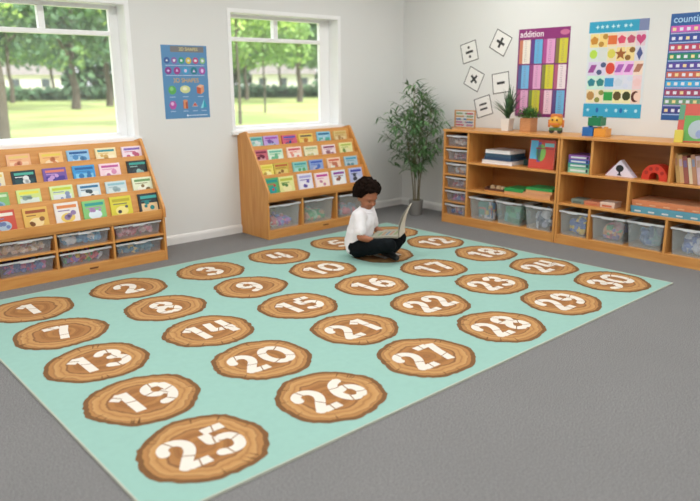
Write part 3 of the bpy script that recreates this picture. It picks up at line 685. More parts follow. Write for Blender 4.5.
# wooden peg toy and green boards on the lower shelf
def peg_toy():
    root = empty('peg_toy', rloc(.545, .05, S2), RZ); tag(root, 'small dark wooden tray with round beige pegs on the lower shelf', 'toy')
    dk = paint('5a3222', .5, .1); 
    MB().box((-.1, 0, 0), (.1, .13, .012), BEECH).build('base', root, .002)
    fr = MB(); fr.box((-.1, 0, .012), (.1, .012, .03), dk).box((-.1, .118, .012), (.1, .13, .04), dk).box((-.1, .012, .012), (-.088, .118, .04), dk).box((.088, .012, .012), (.1, .118, .04), dk)
    fr.build('frame', root, .002)
    for i in range(3):
        MB().lathe([(.02, .012), (.024, .03), (.02, .046), (.012, .05)], paint('e0c49a' if i else 'd8b890', .5), 14, Matrix.Translation((-.055+i*.055, .06+.01*(i % 2), 0))).build('peg', root, smooth=True)
peg_toy()
gg = 'green activity boards on the lower shelf'
def activity_board(u0, u1, z, th, top, label, d0=.04, art=None, rot=0):
    b = MB(); w_ = u1-u0
    b.box((-w_/2, 0, 0), (w_/2, .2, th*.5), paint('d6a070', .5)).box((-w_/2, 0, th*.5), (w_/2, .2, th), paint(top, .4))
    b.box((-w_/2+.01, .01, th), (w_/2-.01, .19, th+.001), paint(art or top, .4))
    o = b.build('activity_board', bevel=.001); o.location = rloc((u0+u1)/2, d0, z); o.rotation_euler = (0, 0, RZ+R(rot)); tag(o, label, 'board game', gg); return o
activity_board(.66, .85, S2, .055, '2f9850', 'small green topped board beside the wooden peg tray', art='38a85c')
activity_board(.855, 1.115, S2, .042, 'd09a70', 'beige board box under a green one at the shelf end', .03)
activity_board(.875, 1.12, S2+.0432, .04, '2f9c50', 'green board lying on the beige box', .045, '46b068', rot=2)

# ---- cubbies of the right-hand cabinet
z = S1
for th, c_, lb in ((.04, '8cc8a8', 'pale green'), (.034, '3f9c88', 'teal'), (.03, '4a68b8', 'blue'), (.034, '8a58a8', 'purple')):
    b = MB(); w_ = .178; b.box((-w_/2, 0, 0), (w_/2, .2, th), paint(c_, .35)); b.box((-w_/2+.02, -.0008, th*.25), (w_/2-.03, 0, th*.65), paint('d8e4e4', .4)); b.box((w_/2-.024, -.0008, th*.2), (w_/2-.01, 0, th*.8), paint('2c3450', .4))
    o = b.build('puzzle_box', bevel=.002); o.location = r2loc(.142, .045, z); o.rotation_euler = (0, 0, RZ+R({'pale green': 0, 'teal': 2, 'blue': -2, 'purple': 1}[lb])); tag(o, '%s puzzle box in the small top cubby stack' % lb, 'puzzle box', 'puzzle boxes in the top cubby'); z += th
def triangle_toy():
    root = empty('wooden_shape_block', r2loc(.465, .07, S1), RZ); tag(root, 'white and lilac triangular block with a black tree silhouette', 'toy block')
    MB().prism([(-.115, 0), (.115, 0), (0, .125)], 0, .06, paint('e6dff0', .4), 'y').build('block', root, .003)
    MB().prism([(-.15, 0), (-.02, 0), (-.085, .075)], .07, .12, paint('a05a6c', .4), 'y').build('rear_block', root, .003)
    b = MB(); bk = paint('23242c', .5)
    b.prism([(0+.03*cos(a*pi/8), .062+.026*sin(a*pi/8)) for a in range(16)], -.002, 0, bk, 'y').box((-.006, -.002, .012), (.006, 0, .045), bk).prism([(-.02, .010), (.02, .010), (.006, .022), (-.006, .022)], -.002, 0, bk, 'y')
    b.build('tree_motif', root)
triangle_toy()
def arch_toy():
    b = MB(); n = 14; pts = []
    for i in range(n+1):
        a = pi*i/n; pts.append((.1*cos(a), .012+.1*sin(a)*1.02))
    pts = [(.1, 0)]+pts+[(-.1, 0), (-.042, 0)]+[(-.042*cos(pi*i/n), .012+.042*sin(pi*i/n)) for i in range(n+1)]+[(.042, 0)]
    n2 = len(pts)
    # build the arch as quads between outer and inner lines
    O = [(.1, 0)]+[(.1*cos(pi*i/n), .014+.1*sin(pi*i/n)) for i in range(n+1)]+[(-.1, 0)]
    I = [(.04, 0)]+[(.04*cos(pi*i/n), .014+.042*sin(pi*i/n)) for i in range(n+1)]+[(-.04, 0)]
    m_ = paint('d8402c', .4, .05)
    for i in range(len(O)-1): b.prism([O[i], O[i+1], I[i+1], I[i]], 0, .09, m_, 'y')
    for a in (35, 75, 115, 150):
        b.prism([(.072*cos(R(a))+.014*cos(q*pi/5), .014+.072*sin(R(a))+.014*sin(q*pi/5)) for q in range(10)], -.002, 0, paint('b02c22', .4), 'y')
    o = b.build('arch_block'); o.location = r2loc(.725, .07, S1); o.rotation_euler = (0, 0, RZ-.15); tag(o, 'red arch shaped block on the top shelf, right of the triangle', 'toy block')
arch_toy()
bkc = ['c8a468', 'd8b480', '9c5a50', 'e0d0b0', 'b8886a', 'd0b8c0', '7c6a90', 'd8d0c8', '8890a8', 'c0a090']
bkn = ['ochre', 'sand', 'brick red', 'cream', 'tan', 'dusty pink', 'purple', 'off-white', 'slate grey', 'fawn']
u = .895
for i, c_ in enumerate(bkc):
    th = .024+.004*(i % 3); hgt = .205-.008*(i % 4); b = MB(); cv = paint(c_, .4)
    lean = R(-11)
    M = Matrix.Rotation(lean, 4, 'Y')
    b.box((0, 0, 0), (th, .003, hgt), cv, M).box((0, .003, 0), (.002, .17, hgt), cv, M).box((th-.002, .003, 0), (th, .17, hgt), cv, M).box((.002, .003, .003), (th-.002, .165, hgt-.003), paint('efe8d8', .8), M)
    b.box((.005, -.0006, hgt*.6), (th-.005, 0, hgt*.85), paint(bkc[(i+4) % 10], .4), M)
    o = b.build('book'); o.location = r2loc(u, .05+.004*(i % 2), S1+th*sin(-lean)*0+.0065); o.rotation_euler = (0, 0, RZ)
    zmin = min(v.co.z for v in o.data.vertices); o.location.z = S1-zmin+.0002
    tag(o, '%s book leaning in the top right cubby, %s of ten from the left' % (bkn[i], ['first', 'second', 'third', 'fourth', 'fifth', 'sixth', 'seventh', 'eighth', 'ninth', 'last'][i]), 'book', 'books leaning in the top right cubby'); u += th/cos(lean)+.0006
# middle row: three small boxes and the big flat games
for (a, b_, h_, c1, lb) in ((.095, .2, .036, '7f9088', 'grey'), (.205, .335, .032, 'd08868', 'salmon'), (.34, .455, .042, 'ead4c4', 'cream')):
    b = MB(); w_ = b_-a; b.box((-w_/2, 0, 0), (w_/2, .11, h_*.62), paint(c1, .4)); b.box((-w_/2-.002, -.002, h_*.62), (w_/2+.002, .112, h_), paint(c1, .3, .1)); b.box((-w_/2+.015, -.003, h_*.15), (w_/2-.02, 0, h_*.5), paint('c87050' if lb != 'grey' else '56685e', .4))
    o = b.build('small_box', bevel=.0015); o.location = r2loc((a+b_)/2, .06, S2); o.rotation_euler = (0, 0, RZ); tag(o, 'small %s lidded box on the middle shelf, left of the big games' % lb, 'box', 'small boxes on the middle shelf')
for z0, th, c1, c2, lb, uo in ((S2, .052, '5a9cb4', 'd0dce0', 'long pale blue board game box under the orange one', .595), (S2+.053, .042, 'd8865a', 'e8b088', 'long orange board game box on the blue one', .60)):
    b = MB(); w_ = .52; b.box((0, 0, 0), (w_, .26, th*.55), paint(c1, .4)).box((-.002, -.002, th*.45), (w_+.002, .262, th), paint(c1, .35, .08))
    for q in range(5): b.box((.03+q*.1, -.003, th*.2), (.075+q*.1, -.002+.002, th*.42), paint(c2, .4))
    b.box((.02, .02, th), (w_-.02, .24, th+.0008), paint(c2, .4))
    o = b.build('board_game_box', bevel=.0015); o.location = r2loc(uo, .035, z0); o.rotation_euler = (0, 0, RZ); tag(o, lb, 'board game', 'board game boxes')

# ---- on top of the cabinets
def abacus():
    root = empty('abacus', rloc(.08, .19, CH), RZ+R(-4)); tag(root, 'small wooden abacus with rows of coloured beads standing on the cabinet', 'abacus')
    wd = paint('c89664', .5, .08); w_ = .255; h_ = .165
    f = MB(); f.box((-w_/2+.1-.1, -.0, 0), (w_/2, .012, .014), wd)
    f.box((-w_/2, 0, h_-.012), (w_/2, .012, h_), wd); f.box((-w_/2, 0, .014), (-w_/2+.012, .012, h_-.012), wd); f.box((w_/2-.012, 0, .014), (w_/2, .012, h_-.012), wd)
    f.build('frame', root, .002)
    for sx in (-1, 1): MB().box((sx*(w_/2-.006)-.008, -.035, 0), (sx*(w_/2-.006)+.008, -.0005, .01), wd).build('foot', root, .001)
    cols = ['c05868', 'b07898', '6080a8', 'c09858', '7a9a70']
    for i in range(5):
        z = .03+i*.026
        MB().tube([(-w_/2+.012, .006, z), (w_/2-.012, .006, z)], .0016, paint('9a9a98', .3, metal=1), 6).build('rod', root)
        for q in range(9):
            x = -w_/2+.028+q*.019+(0 if q < 5 - i % 3 else .035)
            MB().ball((x, .006, z), .0095, paint(cols[(i+(q > 4)) % 5], .35), 8).build('bead', root, smooth=True)
abacus()
def blade(b, base, az, el, ln, wd, m_, droop=.3, n=6):
    """curved strap leaf"""
    vs = []; fs = []; p = Vector(base); e = el
    side = Vector((-sin(az), cos(az), 0))
    for i in range(n+1):
        t = i/n; w_ = wd*math.sin(pi*min(.98, .12+.88*t)**.8)*.5+.0003
        up = Vector((-sin(e)*cos(az), -sin(e)*sin(az), cos(e)))
        vs += [p-side*w_, p-up*w_*.25, p+side*w_]
        p = p+Vector((cos(e)*cos(az), cos(e)*sin(az), sin(e)))*ln/n; e -= droop/n
    for i in range(n):
        for j in range(2): fs.append((3*i+j, 3*i+j+1, 3*i+4+j, 3*i+3+j))
    b.add(vs, fs, m_)
LG = leafy('2f5138', '4e7a50', 'spiky_leaf', 30); LG2 = leafy('3a6a34', '5c9448', 'bush_leaf', 30)
def yucca():
    rnd = random.Random(4)
    root = empty('spiky_plant', rloc(.545, .20, CH)); tag(root, 'spiky dark green plant in a small white square pot', 'potted plant')
    wp = paint('efece6', .5, .02)
    b = MB(); s0, s1 = .035, .043
    vs = [(-s0, -s0, 0), (s0, -s0, 0), (s0, s0, 0), (-s0, s0, 0), (-s1, -s1, .108), (s1, -s1, .108), (s1, s1, .108), (-s1, s1, .108), (-s1+.006, -s1+.006, .108), (s1-.006, -s1+.006, .108), (s1-.006, s1-.006, .108), (-s1+.006, s1-.006, .108), (-s1+.008, -s1+.008, .095), (s1-.008, -s1+.008, .095), (s1-.008, s1-.008, .095), (-s1+.008, s1-.008, .095)]
    fs = [(3, 2, 1, 0), (12, 13, 14, 15)]
    for i in range(4):
        j = (i+1) % 4
        for k in (0, 4, 8): fs.append((k+i, k+j, k+4+j, k+4+i))
    b.add(vs, fs, wp); b.build('pot', root, .002)
    MB().box((-.034, -.034, .0955), (.034, .034, .099), paint('4a3a2c', .9, .3)).build('soil', [c_ for c_ in root.children if c_.name.startswith('pot')][0])
    f = MB()
    for i in range(46):
        az = rnd.uniform(0, 6.28); el = rnd.uniform(R(28), R(88)); ln = rnd.uniform(.17, .30)
        if cos(az) > .2: el = max(el, R(58)); ln *= .85
        blade(f, (rnd.uniform(-.012, .012), rnd.uniform(-.012, .012), .097+rnd.uniform(0, .05)), az, el, ln, .017, LG, droop=rnd.uniform(.0, .5))
    f.build('leaves', root)
yucca()
def bush():
    rnd = random.Random(8)
    root = empty('bushy_plant', rloc(.76, .20, CH)); tag(root, 'small bushy green plant in a wooden square pot', 'potted plant')
    wd = wood('b87c4c', 'cc9464', 'pot_wood', (6, 6, 40)); b = MB(); s = .052
    b.box((-s, -s, 0), (s, s, .008), wd)
    b.box((-s, -s, .008), (s, -s+.008, .118), wd).box((-s, s-.008, .008), (s, s, .118), wd).box((-s, -s+.008, .008), (-s+.008, s-.008, .118), wd).box((s-.008, -s+.008, .008), (s, s-.008, .118), wd)
    b.build('pot', root, .002)
    MB().box((-s+.008, -s+.008, .09), (s-.008, s-.008, .1), paint('4a3a2c', .9, .3)).build('soil', [c_ for c_ in root.children if c_.name.startswith('pot')][0])
    f = MB()
    for i in range(420):
        d = Vector((rnd.gauss(0, 1), rnd.gauss(0, 1), abs(rnd.gauss(0, .9)))).normalized(); r_ = rnd.uniform(.45, 1)
        p = Vector((d.x*.088*r_, d.y*.105*r_, .118+d.z*.095*r_))
        blade(f, p, math.atan2(d.y, d.x)+rnd.uniform(-.6, .6), rnd.uniform(.1, 1.3), rnd.uniform(.018, .03), .012, LG2, droop=.8, n=3)
    f.build('leaves', root)
    st = MB()
    for i in range(9):
        a = i*.7; st.tube([(0, 0, .1), (.03*cos(a), .03*sin(a), .14), (.06*cos(a), .06*sin(a), .18)], .002, paint('5a7a40', .7), 5)
    st.build('stems', root)
bush()
def toy_figure():
    root = empty('toy_bus_figure', rloc(1.015, .19, CH), RZ+R(10)); root.name = 'wooden_toy_figure'
    tag(root, 'chunky yellow and orange toy figure on dark wheels, on the cabinet', 'toy')
    b = MB(); yl = paint('e0a838', .45, .08); rd = paint('d07838', .45); gn = paint('4f7a48', .45)
    b.ball((0, .03, .098), .055, yl, 16, sc=(1.05, .7, 1.0)); b.build('body', root, smooth=True)
    h = MB(); h.prism([(-.05, .13), (.05, .13), (.035, .158), (-.035, .158)], .005, .055, rd, 'y'); h.build('hat', root, .004)
    for sx in (-1, 1):
        MB().ball((sx*.02, -.008, .11), .008, paint('26221f', .3), 8).build('eye', root, smooth=True)
        MB().box((sx*.058-.008, .02, .05), (sx*.058+.008, .04, .11), rd).build('arm', root, .003)
        MB().lathe([(.02, -.012), (.02, .012)], paint('34382f', .4), 16, Matrix.Translation((sx*.035, .03, .0205)) @ Matrix.Rotation(pi/2, 4, 'X')).build('wheel', root, .002)
    MB().box((-.05, .008, .024), (.05, .052, .045), gn).build('base', root, .003)
    MB().box((-.04, -.012, .07), (.04, -.002, .085), rd).build('belt', root, .002)
toy_figure()
def blocks():
    def stud(c_, u, d, z, w_, dep, h_, nx, lb, nm='building_block'):
        b = MB(); m_ = paint(c_, .3, .03); b.box((-w_/2, 0, 0), (w_/2, dep, h_), m_)
        for i in range(nx): b.lathe([(.018, h_), (.018, h_+.012)], m_, 14, Matrix.Translation((-w_/2+w_*(i+.5)/nx, dep/2, 0)))
        o = b.build(nm, bevel=.002); o.location = rloc(u, d, z); o.rotation_euler = (0, 0, RZ); tag(o, lb, 'building block', 'chunky building blocks'); return o
    stud('2468b0', 1.335, .14, CH, .09, .09, .068, 1, 'blue chunky building block, left, on the cabinet top')
    stud('e09a3c', 1.437, .14, CH, .098, .09, .062, 2, 'orange chunky building block beside the blue one')
    stud('1c7c50', 1.385, .14, CH+.0805, .105, .09, .062, 2, 'green chunky building block stacked on top of the others')
    # studs of the lower blocks carry the green one
    b = MB(); m_ = paint('2468b0', .3, .03)
blocks()
def picture():
    root = empty('picture_board', rloc(2.18, .12, CH), RZ+R(12)); tag(root, 'red topped picture board with green and grey art standing at the cabinet end', 'picture')
    M = Matrix.Rotation(R(-10), 4, 'X'); w_, h_ = .30, .265
    b = MB(); b.box((-w_/2, 0, .002), (w_/2, .014, h_), paint('c8584c', .4), M)
    b.box((-w_/2+.04, -.001, .01), (w_/2-.01, 0, h_-.08), paint('62a855', .4), M)
    b.prism([(-.02+.06*cos(a*pi/8), .09+.065*sin(a*pi/8)) for a in range(16)], -.002, -.001, paint('a8b8c0', .5), 'y', M)
    b.prism([(.0+.03*cos(a*pi/6), .06+.03*sin(a*pi/6)) for a in range(12)], -.003, -.002, paint('8c9cc8', .5), 'y', M)
    b.box((.0, -.001, h_-.07), (w_/2-.02, 0, h_-.03), paint('b83c60', .4), M)
    b.box((-w_/2, -.001, h_-.11), (-w_/2+.035, 0, h_-.005), paint('5c9878', .4), M)
    b.build('board', root, .002)
    MB().box((-w_/2-.005, -.035, 0), (-w_/2+.05, -.004, .085), paint('d8cc58', .5)).build('support_block', root, .003)
    MB().prism([(.016, 0), (.09, 0), (.052, .2)], -.01, .01, paint('d8cc58', .5), 'x').build('stand', root)
picture()

# ------------------------------------------------------------------ posters and cards
def poster_board(w_, h_, bgc):
    b = MB(); b.box((-w_/2, -.002, -h_/2), (w_/2, 0, h_/2), paint(bgc, .35, .02)); return b
def dr(b, x0, z0, x1, z1, c_, l=1):
    y = -.002-.0005*l; b.box((x0, y, z0), (x1, y+.0005, z1), paint(c_, .35, .02))
def dp(b, pts, c_, l=1):
    y = -.002-.0005*l; b.prism(pts, y, y+.0005, paint(c_, .35, .02), 'y')
def ell(cx, cz, rx, rz, n=16, a0=0): return [(cx+rx*cos(2*pi*i/n+a0), cz+rz*sin(2*pi*i/n+a0)) for i in range(n)]
def star(cx, cz, r_, n=5): return [(cx+(r_ if i % 2 == 0 else r_*.42)*sin(pi*i/n), cz+(r_ if i % 2 == 0 else r_*.42)*cos(pi*i/n)) for i in range(2*n)]
def heart(cx, cz, r_): return [(cx+r_*.95*(sin(t)**3), cz+r_*(13*cos(t)-5*cos(2*t)-2*cos(3*t)-cos(4*t))/15) for t in [2*pi*i/20 for i in range(20)]]
def tx(b, s, x, z, size, c_, l=2, align='CENTER'):
    b.text(s, size, paint(c_, .35, .02), Matrix.Translation((x, -.002-.0005*l-.0002, z)) @ Matrix.Rotation(pi/2, 4, 'X'), align)
# poster on the window wall: shapes chart
b = poster_board(.395, .56, '5b8ebc'); W_, H_ = .395, .56
dr(b, -.12, H_/2-.052, .17, H_/2-.008, '7a7a7c'); tx(b, '2D SHAPES', .035, H_/2-.03, .034, 'd8cc90')
cs = ['3a5c9c', '9060a8', '2f9c78', 'd8c03c', 'c0487c', '88b87c']
for i in range(6):
    cx = -.155+i*.062; dp(b, ell(cx, .165, .025, .025), cs[i]); dp(b, [ell(cx, .165, .012, .012, 3, pi/2), ell(cx, .165, .013, .013, 4, pi/4), ell(cx, .165, .012, .012, 5, .3), star(cx, .165, .016), ell(cx, .165, .013, .01, 12), ell(cx, .165, .013, .013, 6)][i], 'dfe6ea', 2)
dr(b, -.17, .126, .17, .130, 'c8d8ec')
cs = ['8a4090', 'a04090', '3f9cc8', '207c8c', 'a850a8']
for i in range(5):
    cx = -.148+i*.074; dp(b, ell(cx, .088, .029, .029), cs[i]); dp(b, [ell(cx, .088, .014, .009, 4), ell(cx, .088, .014, .014, 3, pi/2), ell(cx, .088, .014, .014, 6), ell(cx, .084, .015, .015, 3, pi/2), ell(cx, .088, .013, .016)][i], 'd8c8ec', 2)
dr(b, -.17, .050, .17, .054, 'c8d8ec')
tx(b, '3D SHAPES', 0, .012, .046, 'd0a860')
dp(b, ell(-.125, -.06, .034, .034, 20), '5cac5c'); dp(b, ell(-.13, -.05, .016, .016, 14), '8ccc80', 2)
dp(b, ell(-.012, -.055, .045, .03, 20, .2), 'd4dc9c'); dp(b, ell(-.015, -.05, .02, .013), 'f0f0d0', 2)
dp(b, [(.09, -.085), (.125, -.095), (.125, -.045), (.09, -.035)], 'c05a40'); dp(b, [(.125, -.095), (.155, -.075), (.155, -.025), (.125, -.045)], 'e09a78'); dp(b, [(.09, -.035), (.125, -.045), (.155, -.025), (.12, -.018)], 'ecbc9c')
dp(b, ell(-.128, -.175, .033, .036, 6), 'b858a8'); dp(b, ell(-.132, -.165, .015, .015, 6), 'e0b8e0', 2)
dr(b, -.038, -.205, .002, -.145, 'b0583c'); dr(b, -.032, -.205, -.018, -.145, 'e09a70', 2); dp(b, ell(-.018, -.145, .02, .01), 'dc9c78', 2)
dp(b, ell(.066, -.178, .03, .024, 3, pi/2), 'd8c8c0'); dp(b, [(.045, -.185), (.087, -.185), (.066, -.16)], 'c85a50', 2)
dp(b, [(.115, -.205), (.175, -.195), (.15, -.135)], '2ca0b8'); dp(b, [(.115, -.205), (.14, -.203), (.15, -.135)], '8cdce8', 2)
for i, cx in enumerate((-.128, -.018, .066, .145)): dr(b, cx-.022, -.226, cx+.022, -.221, 'b8cce4')
for i, cx in enumerate((-.125, -.012, .122)): dr(b, cx-.024, -.115, cx+.024, -.110, 'b8cce4')
dr(b, .0, -.262, .175, -.256, 'c8dcf0'); dp(b, ell(-.005, -.259, .008, .008), 'dff0ff', 2)
o = b.build('wall_poster'); o.location = (1.625, Y1, 1.29); tag(o, 'blue shapes chart poster on the wall between the two windows', 'poster')
# addition poster
def rwall(b, name, u, z, rot=0): 
    o = b.build(name); o.location = (X1, u, z); o.rotation_euler = (0, R(rot), 0); o.rotation_euler = (Matrix.Rotation(RZ, 4, 'Z') @ Matrix.Rotation(R(rot), 4, 'Y')).to_euler(); return o
W_, H_ = .495, .735; b = poster_board(W_, H_, '7c2c6c')
dr(b, -W_/2, H_/2-.085, W_/2, H_/2, '8c2c74'); tx(b, 'addition', -W_/2+.015, H_/2-.045, .072, 'f4e8f0', 2, 'LEFT'); dp(b, ell(.2, H_/2-.042, .045, .022), 'c87098', 2)
g_ = [['ece4d8', '68b0dc', 'e0a0cc', 'd0c840'], ['74b4e0', 'e0a4cc', 'd4cc38', 'ecdce0'], ['e0a8cc', 'c8c43c', 'ecc8d4', '70b4dc']]
s_ = [['c87c60', '5c3c88', 'b04c90', '807040'], ['4c5a90', '90407c', '80803c', 'b05a78'], ['a84c80', '70803c', 'a04c70', '584880']]
ph = (H_-.105)/3; pw = (W_-.02)/4
for r_ in range(3):
    for c_ in range(4):
        x0 = -W_/2+.01+c_*pw; z1 = H_/2-.09-r_*ph
        dr(b, x0+.005, z1-ph+.012, x0+pw-.005, z1, g_[r_][c_]); dr(b, x0+.005, z1-ph+.012, x0+.038, z1, s_[r_][c_], 2)
        for q in range(10):
            zz = z1-.012-q*(ph-.03)/10; tx(b, '%d+%d' % (q, c_+1+r_*4), x0+.06, zz-.004, .013, '7a5a78', 2, 'LEFT')
o = rwall(b, 'wall_poster', -.708, 1.345); tag(o, 'purple poster of pink, blue and yellow panels headed addition, on the right wall', 'poster')
# shapes and colours poster
W_, H_ = .482, .735; b = poster_board(W_, H_, 'd8e0e4')
dr(b, -W_/2, H_/2-.085, W_/2, H_/2, '2ca0c4'); dr(b, -W_/2, -H_/2, W_/2, -H_/2+.105, '34a4cc'); dr(b, W_/2-.075, H_/2-.085, W_/2, H_/2, '7c88b0', 2)
for q, x in enumerate((-.17, -.13, -.09, -.04, .0, .06, .1)): dp(b, star(x, H_/2-.042, .018, 4+q % 3), 'c0e8f0', 2)
for q in range(6): dp(b, [star(-.2+q*.08, -H_/2+.055, .018, 5), ell(-.2+q*.08, -H_/2+.055, .012, .014)][q % 2], 'b0e0f0', 2)
for q in range(2): dp(b, ell(-.12+q*.2, -H_/2+.055, .012, .02), '2468b0', 3)
cellbg = [['ecd890', 'f0d080', 'f0d8b0', 'f0d0c8', 'e8d4cc', 'e0c8d4'], ['d4e0dc', 'd4dcd8', 'e8dcb8', 'f0d890', 'f0d898', 'd8d8e4'], ['d8cce8', 'd8d0e8', 'ecd8d0', 'ecb8e8', 'ecbcec', 'f0d8c8'], ['c8ecdc', 'c8e8dc', 'd0dcec', 'd4dcec', 'd8dcec', 'ecd0d4'], ['ece0b8', 'ece0c0', 'dce8c0', 'ece4a8', 'ece4b0', 'f0d0c0']]
shp = [['c88830', 'b88838', 'e07038', 'd84868', 'c05070', 'c8487c'], ['b8dc50', 'd8dcd8', 'd8d058', '9c5a28', '8c6428', '4c5890'], ['9c4c98', '4c5880', 'd84838', 'a860b8', 'b45cb0', 'b07860'], ['2c8090', '2f8080', '3c98cc', 'c8d4e4', 'd0d8ec', 'ecc8c8'], ['b88c50', '8c9048', '309c48', '5c4c24', '3c4420', '5c2c20']]
cw = (W_-.03)/6; chh = (H_-.2)/5
for r_ in range(5):
    for c_ in range(6):
        cx = -W_/2+.015+cw*(c_+.5); cz = H_/2-.09-chh*(r_+.5);  dr(b, cx-cw/2+.002, cz-chh/2+.002, cx+cw/2-.002, cz+chh/2-.002, cellbg[r_][c_])
        k_ = (r_*7+c_*3) % 6
        if c_ in (1, 4) and (r_+c_) % 2:
            for q in (-1, 1): dp(b, ell(cx+q*.016, cz+q*.028, .024, .021, 8), shp[r_][c_], 2)
        elif r_ == 0 and c_ == 5: dp(b, heart(cx, cz, .04), shp[r_][c_], 2)
        elif r_ == 4 and c_ == 5: dp(b, ell(cx-.004, cz, .034, .042), shp[r_][c_], 2); dp(b, ell(cx+.012, cz, .028, .032), cellbg[r_][c_], 3)
        elif r_ == 1 and c_ == 5: dp(b, ell(cx, cz, .024, .05, 4, pi/2), shp[r_][c_], 2)
        elif (r_, c_) in ((0, 2), (4, 2), (3, 2)): dp(b, [(cx-.037, cz-.032), (cx+.037, cz-.032), (cx+.037, cz+.034), (cx-.037, cz+.034)], shp[r_][c_], 2)
        elif (r_, c_) == (2, 2): dp(b, ell(cx, cz, .038, .044, 18), shp[r_][c_], 2)
        elif (r_, c_) == (1, 3): dp(b, star(cx, cz, .05), shp[r_][c_], 2)
        elif k_ in (0, 3): dp(b, ell(cx, cz, .036, .034, 5, .4), shp[r_][c_], 2)
        elif k_ in (1, 4): dp(b, ell(cx, cz+.004, .034, .036, 8, .4), shp[r_][c_], 2)
        else: dp(b, [(cx-.038, cz-.03), (cx+.01, cz-.03), (cx+.038, cz+.03), (cx-.01, cz+.03)], shp[r_][c_], 2)
o = rwall(b, 'wall_poster', -1.362, 1.362); tag(o, 'shapes chart poster with turquoise top and bottom bands, middle of the right wall', 'poster')
# counting poster
W_, H_ = .53, .755; b = poster_board(W_, H_, '2c5c9c')
tx(b, 'counting', -W_/2+.02, H_/2-.042, .068, 'a8d0f0', 2, 'LEFT')
rc = ['d060b8', '3c4c9c', 'c04c68', '2f8c68', '5c4ca0', 'c86858', '48a8dc', 'a04868', '6c9c78', '3c3c88']
for r_ in range(10):
    z1 = H_/2-.085-r_*.064; dr(b, -W_/2+.008, z1-.044, W_/2-.008, z1, rc[r_])
    for q in range(10): dr(b, -W_/2+.02+q*.05, z1-.034, -W_/2+.045+q*.05, z1-.012, 'dfe4f0' if (q+r_) % 3 else 'e8d8a0', 2)
    dr(b, -W_/2+.008, z1-.056, W_/2-.008, z1-.048, 'a8c0e8' if r_ % 2 else 'b8b0d8')
o = rwall(b, 'wall_poster', -2.025, 1.368); tag(o, 'blue striped counting poster on the right wall, rightmost, above the picture board', 'poster')
# five sign cards
def card(sym, u, z, rot, wds):
    w_, h_ = .185, .18; b = MB(); wh = paint('ecebe8', .5, .01); bk = paint('2c2c2c', .5)
    b.box((-w_/2, -.003, -h_/2), (w_/2, 0, h_/2), wh)
    e = .007
    for a in ((-w_/2, -h_/2, w_/2, -h_/2+e), (-w_/2, h_/2-e, w_/2, h_/2), (-w_/2, -h_/2+e, -w_/2+e, h_/2-e), (w_/2-e, -h_/2+e, w_/2, h_/2-e)): b.box((a[0], -.0035, a[1]), (a[2], -.003, a[3]), bk)
    y0, y1 = -.0038, -.003; L_, T = .042, .011
    if sym in '-/': b.box((-L_, y0, -T), (L_, y1, T), bk)
    if sym == '/':
        for q in (-1, 1): b.prism(ell(0, q*.042, .013, .013, 12), y0, y1, bk, 'y')
    if sym == '=':
        for q in (-1, 1): b.box((-L_, y0, q*.022-T*.8), (L_, y1, q*.022+T*.8), bk)
    if sym in '+x':
        M = Matrix.Rotation(R(24 if sym == 'x' else 0), 4, 'Y')
        b.box((-L_*1.1, y0, -T), (L_*1.1, y1, T), bk, M).box((-T, y0, T), (T, y1, L_*1.1), bk, M).box((-T, y0, -L_*1.1), (T, y1, -T), bk, M)
    o = rwall(b, 'sign_card', u, z, rot); tag(o, 'white black-edged wall card with a %s sign' % wds, 'wall card', 'maths sign cards')
card('/', .075, 1.545, -14, 'division'); card('+', -.272, 1.613, 28, 'plus'); card('x', .01, 1.300, 25, 'multiplication'); card('-', -.295, 1.265, -8, 'minus'); card('=', -.112, 1.052, -16, 'partly hidden equals')

